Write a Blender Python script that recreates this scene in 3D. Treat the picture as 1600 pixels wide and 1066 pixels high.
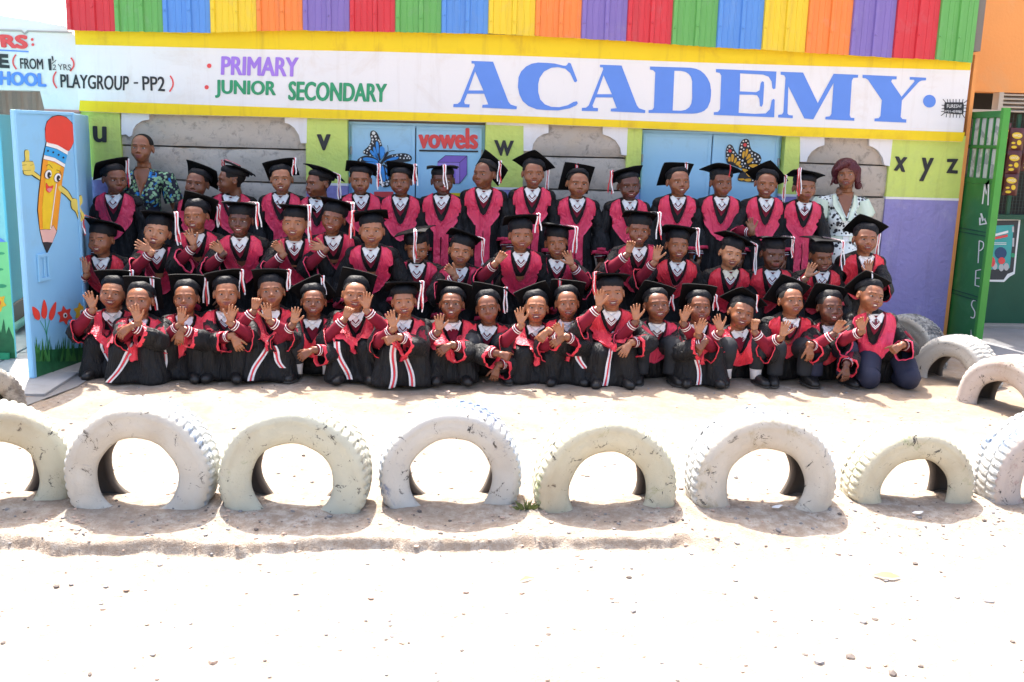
import bpy, bmesh, math, random
import numpy as np
from mathutils import Vector, Matrix, Euler
from mathutils.bvhtree import BVHTree
from mathutils.geometry import tessellate_polygon, delaunay_2d_cdt

for o in list(bpy.data.objects): bpy.data.objects.remove(o)
S = bpy.context.scene
COL = S.collection
rnd = random.Random(7)
R = math.radians

# ------------------------------------------------------------------ camera
CAM_H, FPX = 1.55, 1555.0
PITCH, YAW, ROLL = R(11.5), R(4.2), 0.028
fv = np.array([math.sin(YAW)*math.cos(PITCH), math.cos(YAW)*math.cos(PITCH), -math.sin(PITCH)])
rv0 = np.array([math.cos(YAW), -math.sin(YAW), 0.0])
uv0 = np.cross(rv0, fv)
rv = rv0*math.cos(ROLL) + uv0*math.sin(ROLL)
uv = uv0*math.cos(ROLL) - rv0*math.sin(ROLL)
CP = np.array([0, 0, CAM_H])
cd = bpy.data.cameras.new('camera'); cam = bpy.data.objects.new('camera', cd); COL.objects.link(cam)
cd.sensor_width = 36.0; cd.lens = 36.0*FPX/1600.0; cd.clip_start = 0.05; cd.clip_end = 500
m = Matrix.Identity(4)
for i in range(3):
    m[i][0] = rv[i]; m[i][1] = uv[i]; m[i][2] = -fv[i]; m[i][3] = CP[i]
cam.matrix_world = m
S.camera = cam

# ------------------------------------------------------------------ light
SUN = np.array([0.065, -0.225, -0.42]); SUN /= np.linalg.norm(SUN)      # direction the light travels
elev = math.asin(-SUN[2]); az = math.atan2(-SUN[0], -SUN[1])            # azimuth measured from +Y towards +X
w = bpy.data.worlds.new('World'); S.world = w; w.use_nodes = True
nt = w.node_tree; bg = nt.nodes['Background']
sky = nt.nodes.new('ShaderNodeTexSky'); sky.sky_type = 'NISHITA'; sky.sun_disc = False
sky.sun_elevation = elev; sky.sun_rotation = az; sky.air_density = 1.0; sky.dust_density = 6.0; sky.ozone_density = 0.4
nt.links.new(sky.outputs['Color'], bg.inputs['Color']); bg.inputs['Strength'].default_value = 0.13
sd = bpy.data.lights.new('sun', 'SUN'); so = bpy.data.objects.new('sun', sd); COL.objects.link(so)
sd.energy = 3.1; sd.angle = R(0.6); sd.color = (1.0, 0.95, 0.88)
so.rotation_euler = Vector(SUN).to_track_quat('-Z', 'Y').to_euler(); so.location = (-2, 12, 9)
S.view_settings.view_transform = 'Standard'; S.view_settings.look = 'None'
S.view_settings.exposure = 2.1; S.view_settings.gamma = 1.0
S.render.engine = 'CYCLES'

# ------------------------------------------------------------------ pixel helpers
def ray(x, y): return fv + rv*((x-800)/FPX) - uv*((y-533)/FPX)
def aty(x, y, Y):
    d = ray(x, y); return CP + d*(Y/d[1])
def atz(x, y, z=0.0):
    d = ray(x, y); return CP + d*((z-CAM_H)/d[2])
class Plane:
    def __init__(s, p, n):
        s.p = np.array(p, float); s.n = np.array(n, float); s.n /= np.linalg.norm(s.n)
    def at(s, x, y, lift=0.0):
        d = ray(x, y); t = ((s.p-CP)@s.n)/(d@s.n)
        return CP + d*t + s.n*lift

# ------------------------------------------------------------------ objects
def tag(o, label=None, cat=None, group=None, kind=None):
    if label: o['label'] = label
    if cat: o['category'] = cat
    if group: o['group'] = group
    if kind: o['kind'] = kind
    return o
def empty(name, loc=(0, 0, 0), rz=0.0):
    o = bpy.data.objects.new(name, None); COL.objects.link(o); o.location = loc; o.rotation_euler[2] = rz
    o.empty_display_size = 0.1
    return o
def mesh_obj(name, verts, faces, mats, parent=None, smooth=False, mi=None, world=True):
    """verts in world space; the object keeps them relative to its parent's origin"""
    me = bpy.data.meshes.new(name)
    V = np.asarray(verts, float).reshape(-1, 3)
    me.from_pydata(V.tolist(), [], [list(map(int, f)) for f in faces] if not isinstance(faces, np.ndarray) else faces.tolist())
    if not isinstance(mats, (list, tuple)): mats = [mats]
    for mm in mats: me.materials.append(mm)
    if mi is not None: me.polygons.foreach_set('material_index', np.asarray(mi, np.int32))
    if smooth: me.polygons.foreach_set('use_smooth', np.ones(len(me.polygons), bool))
    me.update()
    o = bpy.data.objects.new(name, me); COL.objects.link(o)
    if parent is not None:
        o.parent = parent
        if world:
            pm = Matrix.Identity(4); q = parent
            while q is not None:
                pm = q.matrix_basis @ pm if q.parent is None else (q.matrix_parent_inverse @ q.matrix_basis) @ pm
                q = q.parent
            o.matrix_parent_inverse = pm.inverted()
    return o
class MB:
    def __init__(s): s.v = []; s.f = []; s.m = []
    def add(s, verts, faces, mi=0):
        b = len(s.v); s.v.extend([tuple(map(float, p)) for p in verts])
        for f in faces: s.f.append([b+int(i) for i in f]); s.m.append(mi)
    def box(s, a, b, mi=0):
        x0, y0, z0 = a; x1, y1, z1 = b
        v = [(x0,y0,z0),(x1,y0,z0),(x1,y1,z0),(x0,y1,z0),(x0,y0,z1),(x1,y0,z1),(x1,y1,z1),(x0,y1,z1)]
        s.add(v, [(0,3,2,1),(4,5,6,7),(0,1,5,4),(1,2,6,5),(2,3,7,6),(3,0,4,7)], mi)
    def obox(s, o, ax, ay, az, mi=0):
        o, ax, ay, az = [np.array(t, float) for t in (o, ax, ay, az)]
        v = [o, o+ax, o+ax+ay, o+ay, o+az, o+ax+az, o+ax+ay+az, o+ay+az]
        s.add(v, [(0,3,2,1),(4,5,6,7),(0,1,5,4),(1,2,6,5),(2,3,7,6),(3,0,4,7)], mi)
    def tube(s, pts, rad, n=8, mi=0, cap=True):
        v, f = loft(pts, rad, n, cap); s.add(v, f, mi)
    def build(s, name, mats, parent=None, smooth=False, bevel=0):
        o = mesh_obj(name, s.v, s.f, mats, parent, smooth, s.m)
        if bevel:
            b = o.modifiers.new('bevel', 'BEVEL'); b.width = bevel; b.segments = 2; b.limit_method = 'ANGLE'
        return o
def loft(pts, rad, n=10, cap=True, up=None, disp=None):
    P = np.asarray(pts, float); k = len(P)
    rad = np.asarray(rad, float)
    if rad.ndim == 1: rad = np.stack([rad, rad], 1)
    T = np.gradient(P, axis=0); T /= np.linalg.norm(T, axis=1)[:, None]+1e-9
    ref = np.array([0, 0, 1.0]) if up is None else np.array(up, float)
    if abs(T[0]@ref) > 0.95: ref = np.array([0, 1.0, 0])
    V = []
    a = np.linspace(0, 2*math.pi, n, endpoint=False)
    x = np.cross(ref, T[0]); x /= np.linalg.norm(x)
    for i in range(k):
        x = x - T[i]*(x@T[i]); x /= np.linalg.norm(x)+1e-9
        y = np.cross(T[i], x)
        rr = np.ones(n) if disp is None else disp(i/(k-1), a)
        V.append(P[i] + (np.cos(a)*rr*rad[i, 0])[:, None]*x + (np.sin(a)*rr*rad[i, 1])[:, None]*y)
    V = np.concatenate(V)
    F = [(i*n+j, i*n+(j+1) % n, (i+1)*n+(j+1) % n, (i+1)*n+j) for i in range(k-1) for j in range(n)]
    if cap: F += [tuple(range(n))[::-1], tuple((k-1)*n+j for j in range(n))]
    return V, F

# ------------------------------------------------------------------ painted shapes traced on a plane
def smooth_loop(pts, n=5, closed=True):
    P = np.array(pts, float); k = len(P); out = []
    for i in range(k if closed else k-1):
        p0 = P[(i-1) % k] if closed or i > 0 else P[i]; p1 = P[i]; p2 = P[(i+1) % k]
        p3 = P[(i+2) % k] if closed or i+2 < k else P[i+1]
        for t in np.arange(n)/n:
            out.append(0.5*((2*p1)+(-p0+p2)*t+(2*p0-5*p1+4*p2-p3)*t*t+(-p0+3*p1-3*p2+p3)*t**3))
    if not closed: out.append(P[-1])
    return np.array(out)
def circ(x, y, r, ry=None, n=14, rot=0):
    a = np.linspace(0, 2*math.pi, n, endpoint=False); ry = r if ry is None else ry
    X, Y = r*np.cos(a), ry*np.sin(a)
    return np.stack([x+X*math.cos(rot)-Y*math.sin(rot), y+X*math.sin(rot)+Y*math.cos(rot)], 1)
def stroke(pts, wd, closed=False):
    P = np.array(pts, float); T = np.gradient(P, axis=0); T /= np.linalg.norm(T, axis=1)[:, None]+1e-9
    N = np.stack([-T[:, 1], T[:, 0]], 1)*wd/2
    return np.concatenate([P+N, (P-N)[::-1]])
def tess(loops):
    flat = [Vector((p[0], p[1], 0)) for l in loops for p in l]
    tr = tessellate_polygon([[Vector((p[0], p[1], 0)) for p in l] for l in loops])
    return np.array([(p.x, p.y) for p in flat]), tr
def decal(name, items, plane, mat, lift, parent, thick=0.0):
    """items: list of shapes, a shape is a list of loops (outer first, then holes) in photo pixels"""
    mb = MB()
    nrm = plane.n
    for loops in items:
        if len(np.shape(loops[0])) == 1: loops = [loops]
        P, tr = tess(loops)
        V = np.array([plane.at(x, y, lift) for x, y in P])
        F = []
        for t in tr:
            a, b, c = V[t[0]], V[t[1]], V[t[2]]
            F.append(t if np.cross(b-a, c-a)@nrm > 0 else (t[0], t[2], t[1]))
        mb.add(V, F)
        if thick:
            b = 0
            for l in loops:
                k = len(l); fr = V[b:b+k]; bk = fr - nrm*thick
                mb.add(np.concatenate([fr, bk]), [(i, (i+1) % k, k+(i+1) % k, k+i) for i in range(k)])
                b += k
    return mb.build(name, mat, parent)
def text_shape(body, quad, bold=0.0, spacing=1.0, shear=0.0):
    cu = bpy.data.curves.new('t', 'FONT'); cu.body = body; cu.offset = bold; cu.space_character = spacing; cu.shear = shear
    cu.resolution_u = 4
    o = bpy.data.objects.new('t', cu); COL.objects.link(o)
    dg = bpy.context.evaluated_depsgraph_get(); dg.update()
    me = o.evaluated_get(dg).to_mesh()
    P = np.array([v.co[:2] for v in me.vertices]); F = [list(p.vertices) for p in me.polygons]
    o.evaluated_get(dg).to_mesh_clear()
    bpy.data.objects.remove(o); bpy.data.curves.remove(cu)
    lo, hi = P.min(0), P.max(0); q = (P-lo)/(hi-lo)
    tl, tr, br, bl = [np.array(t, float) for t in quad]
    u, v = q[:, :1], q[:, 1:]
    return (bl*(1-u)+br*u)*(1-v)+(tl*(1-u)+tr*u)*v, F
def text(name, body, quad, plane, mat, lift, parent, bold=0.0, **k):
    """brush lettering: the glyphs drawn a few times with a small shift give the fat sign-writer's stroke"""
    quad = np.array(quad, float); wpx = (quad[1]-quad[0])[0]/max(1, len(body)); sft = bold*wpx*2.2
    inset = np.array([[sft, sft*.5], [-sft, sft*.5], [-sft, -sft*.5], [sft, -sft*.5]])
    P, F = text_shape(body, quad+inset, bold=0.0, **k)
    V = []; FF = []
    offs = [(0, 0)] if sft < .2 else [(k_*math.cos(a_), .6*k_*math.sin(a_)) for k_ in (1, .5) for a_ in np.arange(0, 6.28, math.pi/(6 if k_ == 1 else 3))]+[(0, 0)]
    for i, (ax, ay) in enumerate(offs):
        W_ = [plane.at(x+ax*sft, y+ay*sft, lift+.0001*i) for x, y in P]
        n = sum(np.cross(np.array(W_[f[1]])-W_[f[0]], np.array(W_[f[2]])-W_[f[0]]) for f in F[:20])
        b = len(V); V += W_; FF += [[q+b for q in (f if n@plane.n > 0 else f[::-1])] for f in F]
    return mesh_obj(name, V, FF, mat, parent)

# ------------------------------------------------------------------ noise
class VN:
    def __init__(s, seed): s.g = np.random.RandomState(seed).rand(256, 256)
    def __call__(s, x, y):
        xi = np.floor(x).astype(int); yi = np.floor(y).astype(int); fx = x-xi; fy = y-yi
        fx = fx*fx*(3-2*fx); fy = fy*fy*(3-2*fy); g = s.g
        a = g[xi % 256, yi % 256]; b = g[(xi+1) % 256, yi % 256]; c = g[xi % 256, (yi+1) % 256]; d = g[(xi+1) % 256, (yi+1) % 256]
        return (a*(1-fx)+b*fx)*(1-fy)+(c*(1-fx)+d*fx)*fy - 0.5

# ------------------------------------------------------------------ materials
_M = {}
def node(nt, t, **kw):
    n = nt.nodes.new(t)
    for k, v in kw.items(): setattr(n, k, v)
    return n
def ramp(nt, a, b, ca=(0, 0, 0, 1), cb=(1, 1, 1, 1)):
    r = nt.nodes.new('ShaderNodeValToRGB'); r.color_ramp.elements[0].position = a; r.color_ramp.elements[1].position = b
    r.color_ramp.elements[0].color = ca; r.color_ramp.elements[1].color = cb
    return r
def c4(c): return (c[0], c[1], c[2], 1)
def mixc(nt, fac, a, b):
    n = nt.nodes.new('ShaderNodeMix'); n.data_type = 'RGBA'
    for s, v in ((n.inputs[0], fac), (n.inputs[6], a), (n.inputs[7], b)):
        if hasattr(v, 'is_linked'): nt.links.new(v, s)
        elif isinstance(v, (int, float)): s.default_value = v
        else: s.default_value = c4(v)
    return n.outputs[2]
def noise(nt, vec, scale, detail=4, rough=.55, dist=0):
    n = nt.nodes.new('ShaderNodeTexNoise'); n.inputs['Scale'].default_value = scale
    n.inputs['Detail'].default_value = detail; n.inputs['Roughness'].default_value = rough; n.inputs['Distortion'].default_value = dist
    if vec is not None: nt.links.new(vec, n.inputs['Vector'])
    return n.outputs['Fac']
def base(name):
    m = bpy.data.materials.new(name); m.use_nodes = True; nt = m.node_tree
    p = nt.nodes['Principled BSDF']; tc = nt.nodes.new('ShaderNodeTexCoord')
    return m, nt, p, tc.outputs['Object']
def bumpit(nt, p, h, strength, dist=0.01):
    b = nt.nodes.new('ShaderNodeBump'); b.inputs['Strength'].default_value = strength; b.inputs['Distance'].default_value = dist
    nt.links.new(h, b.inputs['Height']); nt.links.new(b.outputs['Normal'], p.inputs['Normal'])
def mat(name, col, rough=.7, var=.12, scale=6, bump=.15, bscale=40, spec=.4, bdist=.004, sss=0, sheen=0, metal=0, stain=None, stain_amt=.4, stain_scale=3, streak=None, streak_amt=.4):
    if name in _M: return _M[name]
    m, nt, p, vec = base(name)
    col = np.array(col)
    n = noise(nt, vec, scale)
    c = mixc(nt, n, np.clip(col*(1-var), 0, 1), np.clip(col*(1+var), 0, 1))
    if stain is not None:
        s = noise(nt, vec, stain_scale, 8, .7, .6); rp = ramp(nt, .55, .72); nt.links.new(s, rp.inputs[0])
        mm = nt.nodes.new('ShaderNodeMath'); mm.operation = 'MULTIPLY'; mm.inputs[1].default_value = stain_amt
        nt.links.new(rp.outputs[0], mm.inputs[0]); c = mixc(nt, mm.outputs[0], c, stain)
    if streak is not None:                                   # rain-washed dirt running down
        mp = nt.nodes.new('ShaderNodeMapping'); mp.inputs['Scale'].default_value = (13, 13, .9); nt.links.new(vec, mp.inputs['Vector'])
        rp = ramp(nt, .54, .80); nt.links.new(noise(nt, mp.outputs[0], 1.0, 6, .65, .4), rp.inputs[0])
        mm = nt.nodes.new('ShaderNodeMath'); mm.operation = 'MULTIPLY'; mm.inputs[1].default_value = streak_amt
        nt.links.new(rp.outputs[0], mm.inputs[0]); c = mixc(nt, mm.outputs[0], c, streak)
    nt.links.new(c, p.inputs['Base Color'])
    p.inputs['Roughness'].default_value = rough; p.inputs['Specular IOR Level'].default_value = spec; p.inputs['Metallic'].default_value = metal
    if sss: p.inputs['Subsurface Weight'].default_value = sss; p.inputs['Subsurface Scale'].default_value = .01
    if sheen: p.inputs['Sheen Weight'].default_value = sheen
    if bump: bumpit(nt, p, noise(nt, vec, bscale, 5), bump, bdist)
    _M[name] = m
    return m
# ================================================================== SETTING
W = 7.9                       # front face of the plaster on the school wall
vn1, vn2, vn3 = VN(1), VN(2), VN(3)

def ground_material():
    m, nt, p, vec = base('sandy_ground')
    n1 = noise(nt, vec, 1.3, 6, .6, .4); n2 = noise(nt, vec, 22, 8, .7); n3 = noise(nt, vec, 160, 4, .6)
    r0 = ramp(nt, .38, .62); nt.links.new(n1, r0.inputs[0]); c = mixc(nt, r0.outputs[0], (.44, .37, .30), (.54, .49, .43))
    # browner yard soil behind the tyres, bleached dust on the road side
    sx = nt.nodes.new('ShaderNodeSeparateXYZ'); nt.links.new(vec, sx.inputs[0])
    my = nt.nodes.new('ShaderNodeMapRange'); my.inputs['From Min'].default_value = 3.9; my.inputs['From Max'].default_value = 5.6; nt.links.new(sx.outputs['Y'], my.inputs['Value'])
    ns = noise(nt, vec, 2.2, 8, .68, .8); md = nt.nodes.new('ShaderNodeMath'); md.operation = 'MULTIPLY_ADD'; md.inputs[1].default_value = .22; nt.links.new(my.outputs[0], md.inputs[0]); nt.links.new(ns, md.inputs[2])
    rr = ramp(nt, .56, .74); nt.links.new(md.outputs[0], rr.inputs[0]); c = mixc(nt, rr.outputs[0], c, (.34, .25, .17))
    r = ramp(nt, .42, .62); nt.links.new(n2, r.inputs[0])
    c = mixc(nt, r.outputs[0], (.34, .27, .21), c)
    v = nt.nodes.new('ShaderNodeTexVoronoi'); v.inputs['Scale'].default_value = 70; nt.links.new(vec, v.inputs['Vector'])
    r2 = ramp(nt, .08, .2); nt.links.new(v.outputs['Distance'], r2.inputs[0])
    r3 = ramp(nt, .5, .6); nt.links.new(noise(nt, vec, 9, 3), r3.inputs[0])
    mm = nt.nodes.new('ShaderNodeMath'); mm.operation = 'MAXIMUM'; nt.links.new(r2.outputs[0], mm.inputs[0]); nt.links.new(r3.outputs[0], mm.inputs[1])
    c = mixc(nt, mm.outputs[0], (.24, .21, .19), c)
    nt.links.new(c, p.inputs['Base Color']); p.inputs['Roughness'].default_value = .95; p.inputs['Specular IOR Level'].default_value = .15
    a = nt.nodes.new('ShaderNodeMath'); a.operation = 'ADD'; nt.links.new(n2, a.inputs[0]); nt.links.new(n3, a.inputs[1])
    bumpit(nt, p, a.outputs[0], .8, .016)
    return m
GROUND = ground_material()

def axis_coords(lo, hi, step, out, fine=None):
    c = list(np.arange(lo, hi+1e-6, step))
    if fine: c += list(np.arange(fine[0], fine[1], fine[2]))
    d = step
    a = hi; b = lo
    while a < out:
        d *= 1.35; a += d; b -= d; c += [a, b]
    return np.array(sorted(set(np.round(c, 4))))
def ledge_y(x): return 3.70 + .05*vn1(x*1.6+9, x*0+3) + .05*vn2(x*6, x*0+1) + .03*vn2(x*17, x*0+8)
def ground_z(x, y):
    x = np.asarray(x, float); y = np.asarray(y, float)
    e = ledge_y(x) + .04*vn3(x*9, y*9)
    wd = np.where(x < .95, .014, .014 + (x-.95)*.5).clip(.014, .45)
    t = np.clip((y-e+wd)/(2*wd), 0, 1); t = t*t*(3-2*t)
    z = -.045*(1-t)
    near = np.exp(-((x-.5)/9)**4-((y-4)/9)**4)
    z = z + near*(.030*vn1(x*.9, y*.9) + .016*vn2(x*3.1, y*3.1) + .014*vn3(x*9, y*9) + .010*vn1(x*21, y*21))
    # loose soil heaped round the row of tyres, flat concrete by the gate and shop
    z = z + .02*np.exp(-((y-4.03)/.16)**2)*(np.abs(x-.4) < 4)
    flat = np.clip((y-6.6)/.6, 0, 1); z = z*(1-flat)
    return z
gx = axis_coords(-3.6, 4.8, .028, 70); gy = axis_coords(2.2, 6.9, .028, 70, (3.5, 3.95, .009))
GX, GY = np.meshgrid(gx, gy); GZ = ground_z(GX, GY)
nx, ny = len(gx), len(gy)
ii = (np.arange(ny-1)[:, None]*nx + np.arange(nx-1)[None]).ravel()
tag(mesh_obj('ground', np.stack([GX, GY, GZ], -1).reshape(-1, 3), np.stack([ii, ii+1, ii+nx+1, ii+nx], 1), GROUND, smooth=True), kind='structure')

# pavement of concrete slabs by the gate, and the shop apron
PAVE = mat('pavement_concrete', (.33, .32, .31), .9, .2, 5, .4, 60, .2, .006, stain=(.2, .19, .18))
pv = tag(mesh_obj('pavement', [(-6, 5.15, .012), (-2.42, 5.15, .012), (-2.18, 6.0, .012), (-2.18, 9.5, .012), (-6, 9.5, .012)], [(0, 1, 2, 3, 4)], mat('pavement_joint', (.2, .19, .18), .95)), kind='structure')
rs = random.Random(3)
for i in range(4):
    for j in range(7):
        x1 = -2.26-i*.62; x0 = x1-.605; y0 = 5.2+j*.55; y1 = y0+.535
        if y0 < 6.0: x1 = min(x1, -2.36 - (6.0-y1)*.28)
        b = MB(); h = .026+rs.random()*.006
        b.box((x0, y0, .0), (x1, y1, h)); b.build('slab', PAVE, pv, bevel=.004)
ap = mesh_obj('shop_apron', [(4.1, 6.9, .03), (8, 6.9, .03), (8, 8.3, .03), (4.1, 8.3, .03), (4.1, 6.9, -.05), (8, 6.9, -.05)], [(0, 1, 2, 3), (4, 5, 1, 0)], mat('apron_concrete', (.27, .26, .26), .9, .25, 3, .4, 50, .2, stain=(.18, .17, .16)))
tag(ap, kind='structure')

# scattered stones on the sand: too many to count
def rock(rs, c, r):
    bm = bmesh.new(); bmesh.ops.create_icosphere(bm, subdivisions=1, radius=1)
    sc = (rs.uniform(.7, 1.4), rs.uniform(.7, 1.2), rs.uniform(.35, .7)); a = rs.uniform(0, 6.28)
    V = []
    for v in bm.verts:
        k = rs.uniform(.75, 1.2); x, y, z = v.co.x*sc[0]*k, v.co.y*sc[1]*k, v.co.z*sc[2]*k
        V.append((c[0]+r*(x*math.cos(a)-y*math.sin(a)), c[1]+r*(x*math.sin(a)+y*math.cos(a)), c[2]+r*z))
    F = [[v.index for v in f.verts] for f in bm.faces]; bm.free()
    return V, F
STONE_S = [mat('pebble_tan', (.40, .30, .24), .9, .3, 20), mat('pebble_grey', (.22, .21, .21), .9, .3, 20), mat('pebble_dark', (.12, .10, .09), .9, .3, 20)]
mb = MB(); rs = random.Random(11)
for i in range(5200):
    u = rs.random()
    x = rs.uniform(-3.3, 4.2); y = 2.3 + 4.0*rs.random()**1.15
    if rs.random() < .30: y = rs.gauss(3.86, .12)
    r = .003 + .009*rs.random()**3.5
    V, F = rock(rs, (x, y, float(ground_z(x, y))+r*.2), r); mb.add(V, F, rs.choice([0, 0, 0, 0, 0, 1, 1, 2]))
tag(mb.build('pebbles', STONE_S), 'small loose stones scattered over the sandy ground', 'pebbles', kind='stuff')
big = [(900/2, 885), (165, 910), (88, 909), (160, 943), (1385, 906), (983, 902), (333, 1030), (1348, 972), (1330, 1024), (1356, 1041), (1280, 1030), (560, 748), (1190, 792), (640, 735), (498, 700), (1060, 698), (273, 612), (835, 614), (700, 612), (1545, 940), (1430, 884), (1120, 838), (1215, 843), (395, 700), (1010, 740), (1150, 750), (1395, 1049)]
for k, (px, py) in enumerate(big):
    p = atz(px, py, -.04 if py > 840 else 0.0); z = float(ground_z(p[0], p[1])); r = rs.uniform(.011, .02)
    V, F = rock(rs, (p[0], p[1], z+r*.2), r)
    o = mesh_obj('stone', V, F, STONE_S[k % 3]); tag(o, 'fist-sized or smaller loose stone lying on the sand', 'stone', 'loose larger stones on the sand')

# small litter
def strip_on_ground(name, pts, wd, matr, label, cat, up=.006, curl=0):
    P = [atz(x, y, -.05 if y > 840 else 0) for x, y in pts]; V = []; n = len(P)
    for i, q in enumerate(P):
        z = float(ground_z(q[0], q[1]))+up
        c = curl*math.sin(math.pi*i/(n-1))
        t = P[min(i+1, n-1)]-P[max(i-1, 0)]; t /= np.linalg.norm(t); s = np.array([-t[1], t[0], 0])*wd*math.sin(math.pi*(i+.35)/(n-.3))
        V += [q*[1, 1, 0]+[0, 0, z+c]+s, q*[1, 1, 0]+[0, 0, z+c*.3]-s]
    return tag(mesh_obj(name, V, [(2*i, 2*i+1, 2*i+3, 2*i+2) for i in range(n-1)], matr, smooth=True), label, cat)
LEAF = mat('dry_leaf', (.35, .22, .1), .8)
strip_on_ground('dry_leaf', [(1364, 904), (1378, 907), (1392, 908), (1406, 908)], .014, LEAF, 'curled dry brown leaf lying on the sunlit sand', 'leaf', .008, .02)
strip_on_ground('twig', [(1082, 930), (1100, 931), (1118, 933), (1132, 936)], .004, mat('twig', (.2, .09, .06), .8), 'thin reddish twig lying on the sunlit sand', 'twig')
strip_on_ground('bark_strip', [(811, 916), (822, 914), (834, 911)], .006, LEAF, 'short curved bark strip lying on the sand', 'bark', .006, .01)
WPAPER = mat('scrap_paper', (.8, .8, .8), .7)
for q, l in (((1213, 803), 'small white paper scrap in the shadow of a blue-topped tyre'), ((1433, 807), 'crumpled white scrap in the shadow of a cream tyre')):
    strip_on_ground('paper_scrap', [(q[0]-8, q[1]), (q[0], q[1]+1), (q[0]+8, q[1]-2)], .012, WPAPER, l, 'scrap', .012, .006)
gt = MB(); c = atz(822, 800)
for i in range(60):
    a = rs.uniform(0, 6.28); l = rs.uniform(.03, .075); r0 = rs.uniform(0, .035)
    b = np.array([c[0]+r0*math.cos(a), c[1]+r0*math.sin(a)*.5, 0.0]); t = b+[l*.7*math.cos(a), l*.5*math.sin(a), l*rs.uniform(.4, .9)]
    s = np.array([-math.sin(a), math.cos(a), 0])*.0022
    gt.add([b-s, b+s, (b+t)/2+s+[0, 0, .01], t, (b+t)/2-s+[0, 0, .01]], [(0, 1, 2, 3, 4)])
tag(gt.build('grass_tuft', mat('dry_grass', (.16, .19, .06), .8)), 'small dry green grass tuft between two tyres', 'grass')

# ------------------------------------------------------------------ tyres
def tyre_material(name, white, worn, amt, seed):
    m, nt, p, vec = base(name)
    mp = nt.nodes.new('ShaderNodeMapping'); mp.inputs['Location'].default_value = (seed*3.7, seed*1.3, seed); nt.links.new(vec, mp.inputs['Vector']); v = mp.outputs[0]
    c = mixc(nt, noise(nt, v, 5, 5), np.array(white)*[.74, .72, .68], np.array(white)*[1.04, 1.02, .96]); worn = np.array(worn)*.72
    r = ramp(nt, 1-amt-.06, 1-amt+.06); nt.links.new(noise(nt, v, 7, 9, .72, .5), r.inputs[0]); c = mixc(nt, r.outputs[0], c, worn)
    r = ramp(nt, .585, .62); nt.links.new(noise(nt, v, 17, 9, .80, .9), r.inputs[0]); c = mixc(nt, r.outputs[0], c, (.035, .035, .04))
    r = ramp(nt, .5, .8); nt.links.new(noise(nt, v, 3, 4), r.inputs[0])
    mm = nt.nodes.new('ShaderNodeMath'); mm.operation = 'MULTIPLY'; mm.inputs[1].default_value = .65; nt.links.new(r.outputs[0], mm.inputs[0])
    c = mixc(nt, mm.outputs[0], c, (.38, .29, .19))
    nt.links.new(c, p.inputs['Base Color']); p.inputs['Roughness'].default_value = .75; p.inputs['Specular IOR Level'].default_value = .25
    bumpit(nt, p, noise(nt, v, 38, 9, .8, 1.0), .9, .008)
    return m
RUBBER = mat('bare_rubber', (.11, .092, .078), .85, .3, 12)
def tyre_mesh(Rr, wd, rin, seed, ns=156):
    rs = random.Random(seed)
    h = wd/2
    prof = [(-h*.62, rin+.014, 2), (-h*.80, rin, 0), (-h*.90, rin+.012, 0), (-h*1.0, rin+(Rr-rin)*.28, 0), (-h*1.04, rin+(Rr-rin)*.48, 0), (-h*1.01, rin+(Rr-rin)*.62, 0), (-h*1.025, rin+(Rr-rin)*.64, 0),
            (-h*.98, rin+(Rr-rin)*.78, 0), (-h*.93, Rr-.021, 0), (-h*.86, Rr-.011, 1), (-h*.72, Rr-.003, 1), (-h*.42, Rr, 1), (-h*.36, Rr-.007, 1), (-h*.30, Rr, 1), (h*.0, Rr+.001, 1)]
    prof = prof + [(-y, r, t) for y, r, t in prof[-2::-1]]
    inner = [(h*.70, rin+.03, 2), (h*.90, rin+(Rr-rin)*.5, 2), (h*.75, Rr-.028, 2), (0, Rr-.02, 2), (-h*.75, Rr-.028, 2), (-h*.90, rin+(Rr-rin)*.5, 2), (-h*.70, rin+.03, 2)]
    prof = prof + inner
    k = len(prof); V = []; F = []; mi = []
    a = np.linspace(0, 2*math.pi, ns, endpoint=False)
    for j in range(ns):
        for i, (y, r, t) in enumerate(prof):
            rr = r
            if t == 1:
                ph = (j + (1 if y > 0 else 0) + (1 if abs(y) < h*.4 else 0)) % 3
                if ph == 0: rr -= .008*(1.0 if abs(y) > h*.3 else .6)
            rr += .0025*math.sin(3*a[j]+seed)+.0015*math.sin(7*a[j]+2*seed)
            V.append((rr*math.cos(a[j]), y, rr*math.sin(a[j])))
    for j in range(ns):
        j2 = (j+1) % ns
        for i in range(k):
            i2 = (i+1) % k
            F.append((j*k+i, j*k+i2, j2*k+i2, j2*k+i)); mi.append(max(prof[i][2], prof[i2][2]) if 2 in (prof[i][2], prof[i2][2]) else (1 if 1 == prof[i][2] == prof[i2][2] else 0))
    return np.array(V), F, mi
def tyre(px, base_py, Rr, wd, rin, cz, paint, tread, seed, label, yaw=0, pos=None, tilt=0):
    if pos is None:
        p = atz(px, base_py); pos = (p[0], p[1]+wd/2)
    V, F, mi = tyre_mesh(Rr, wd, rin, seed)
    o = mesh_obj('tyre', V, [f[::-1] for f in F], [paint, tread, RUBBER], None, True, mi)
    o.data.polygons.foreach_set('use_smooth', np.array([q != 1 for q in mi]))
    o.location = (pos[0], pos[1], cz); o.rotation_euler = (tilt, seed*1.1 % 6.28, yaw); o.rotation_mode = 'YXZ'
    o.rotation_mode = 'XYZ'
    # roll about the axle first, then turn about Z
    o.rotation_euler = (Matrix.Rotation(yaw, 3, 'Z') @ Matrix.Rotation(tilt, 3, 'X') @ Matrix.Rotation(seed*1.1, 3, 'Y')).to_euler()
    tag(o, label, 'tyre', 'painted tyres half buried as a border')
    return o
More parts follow.
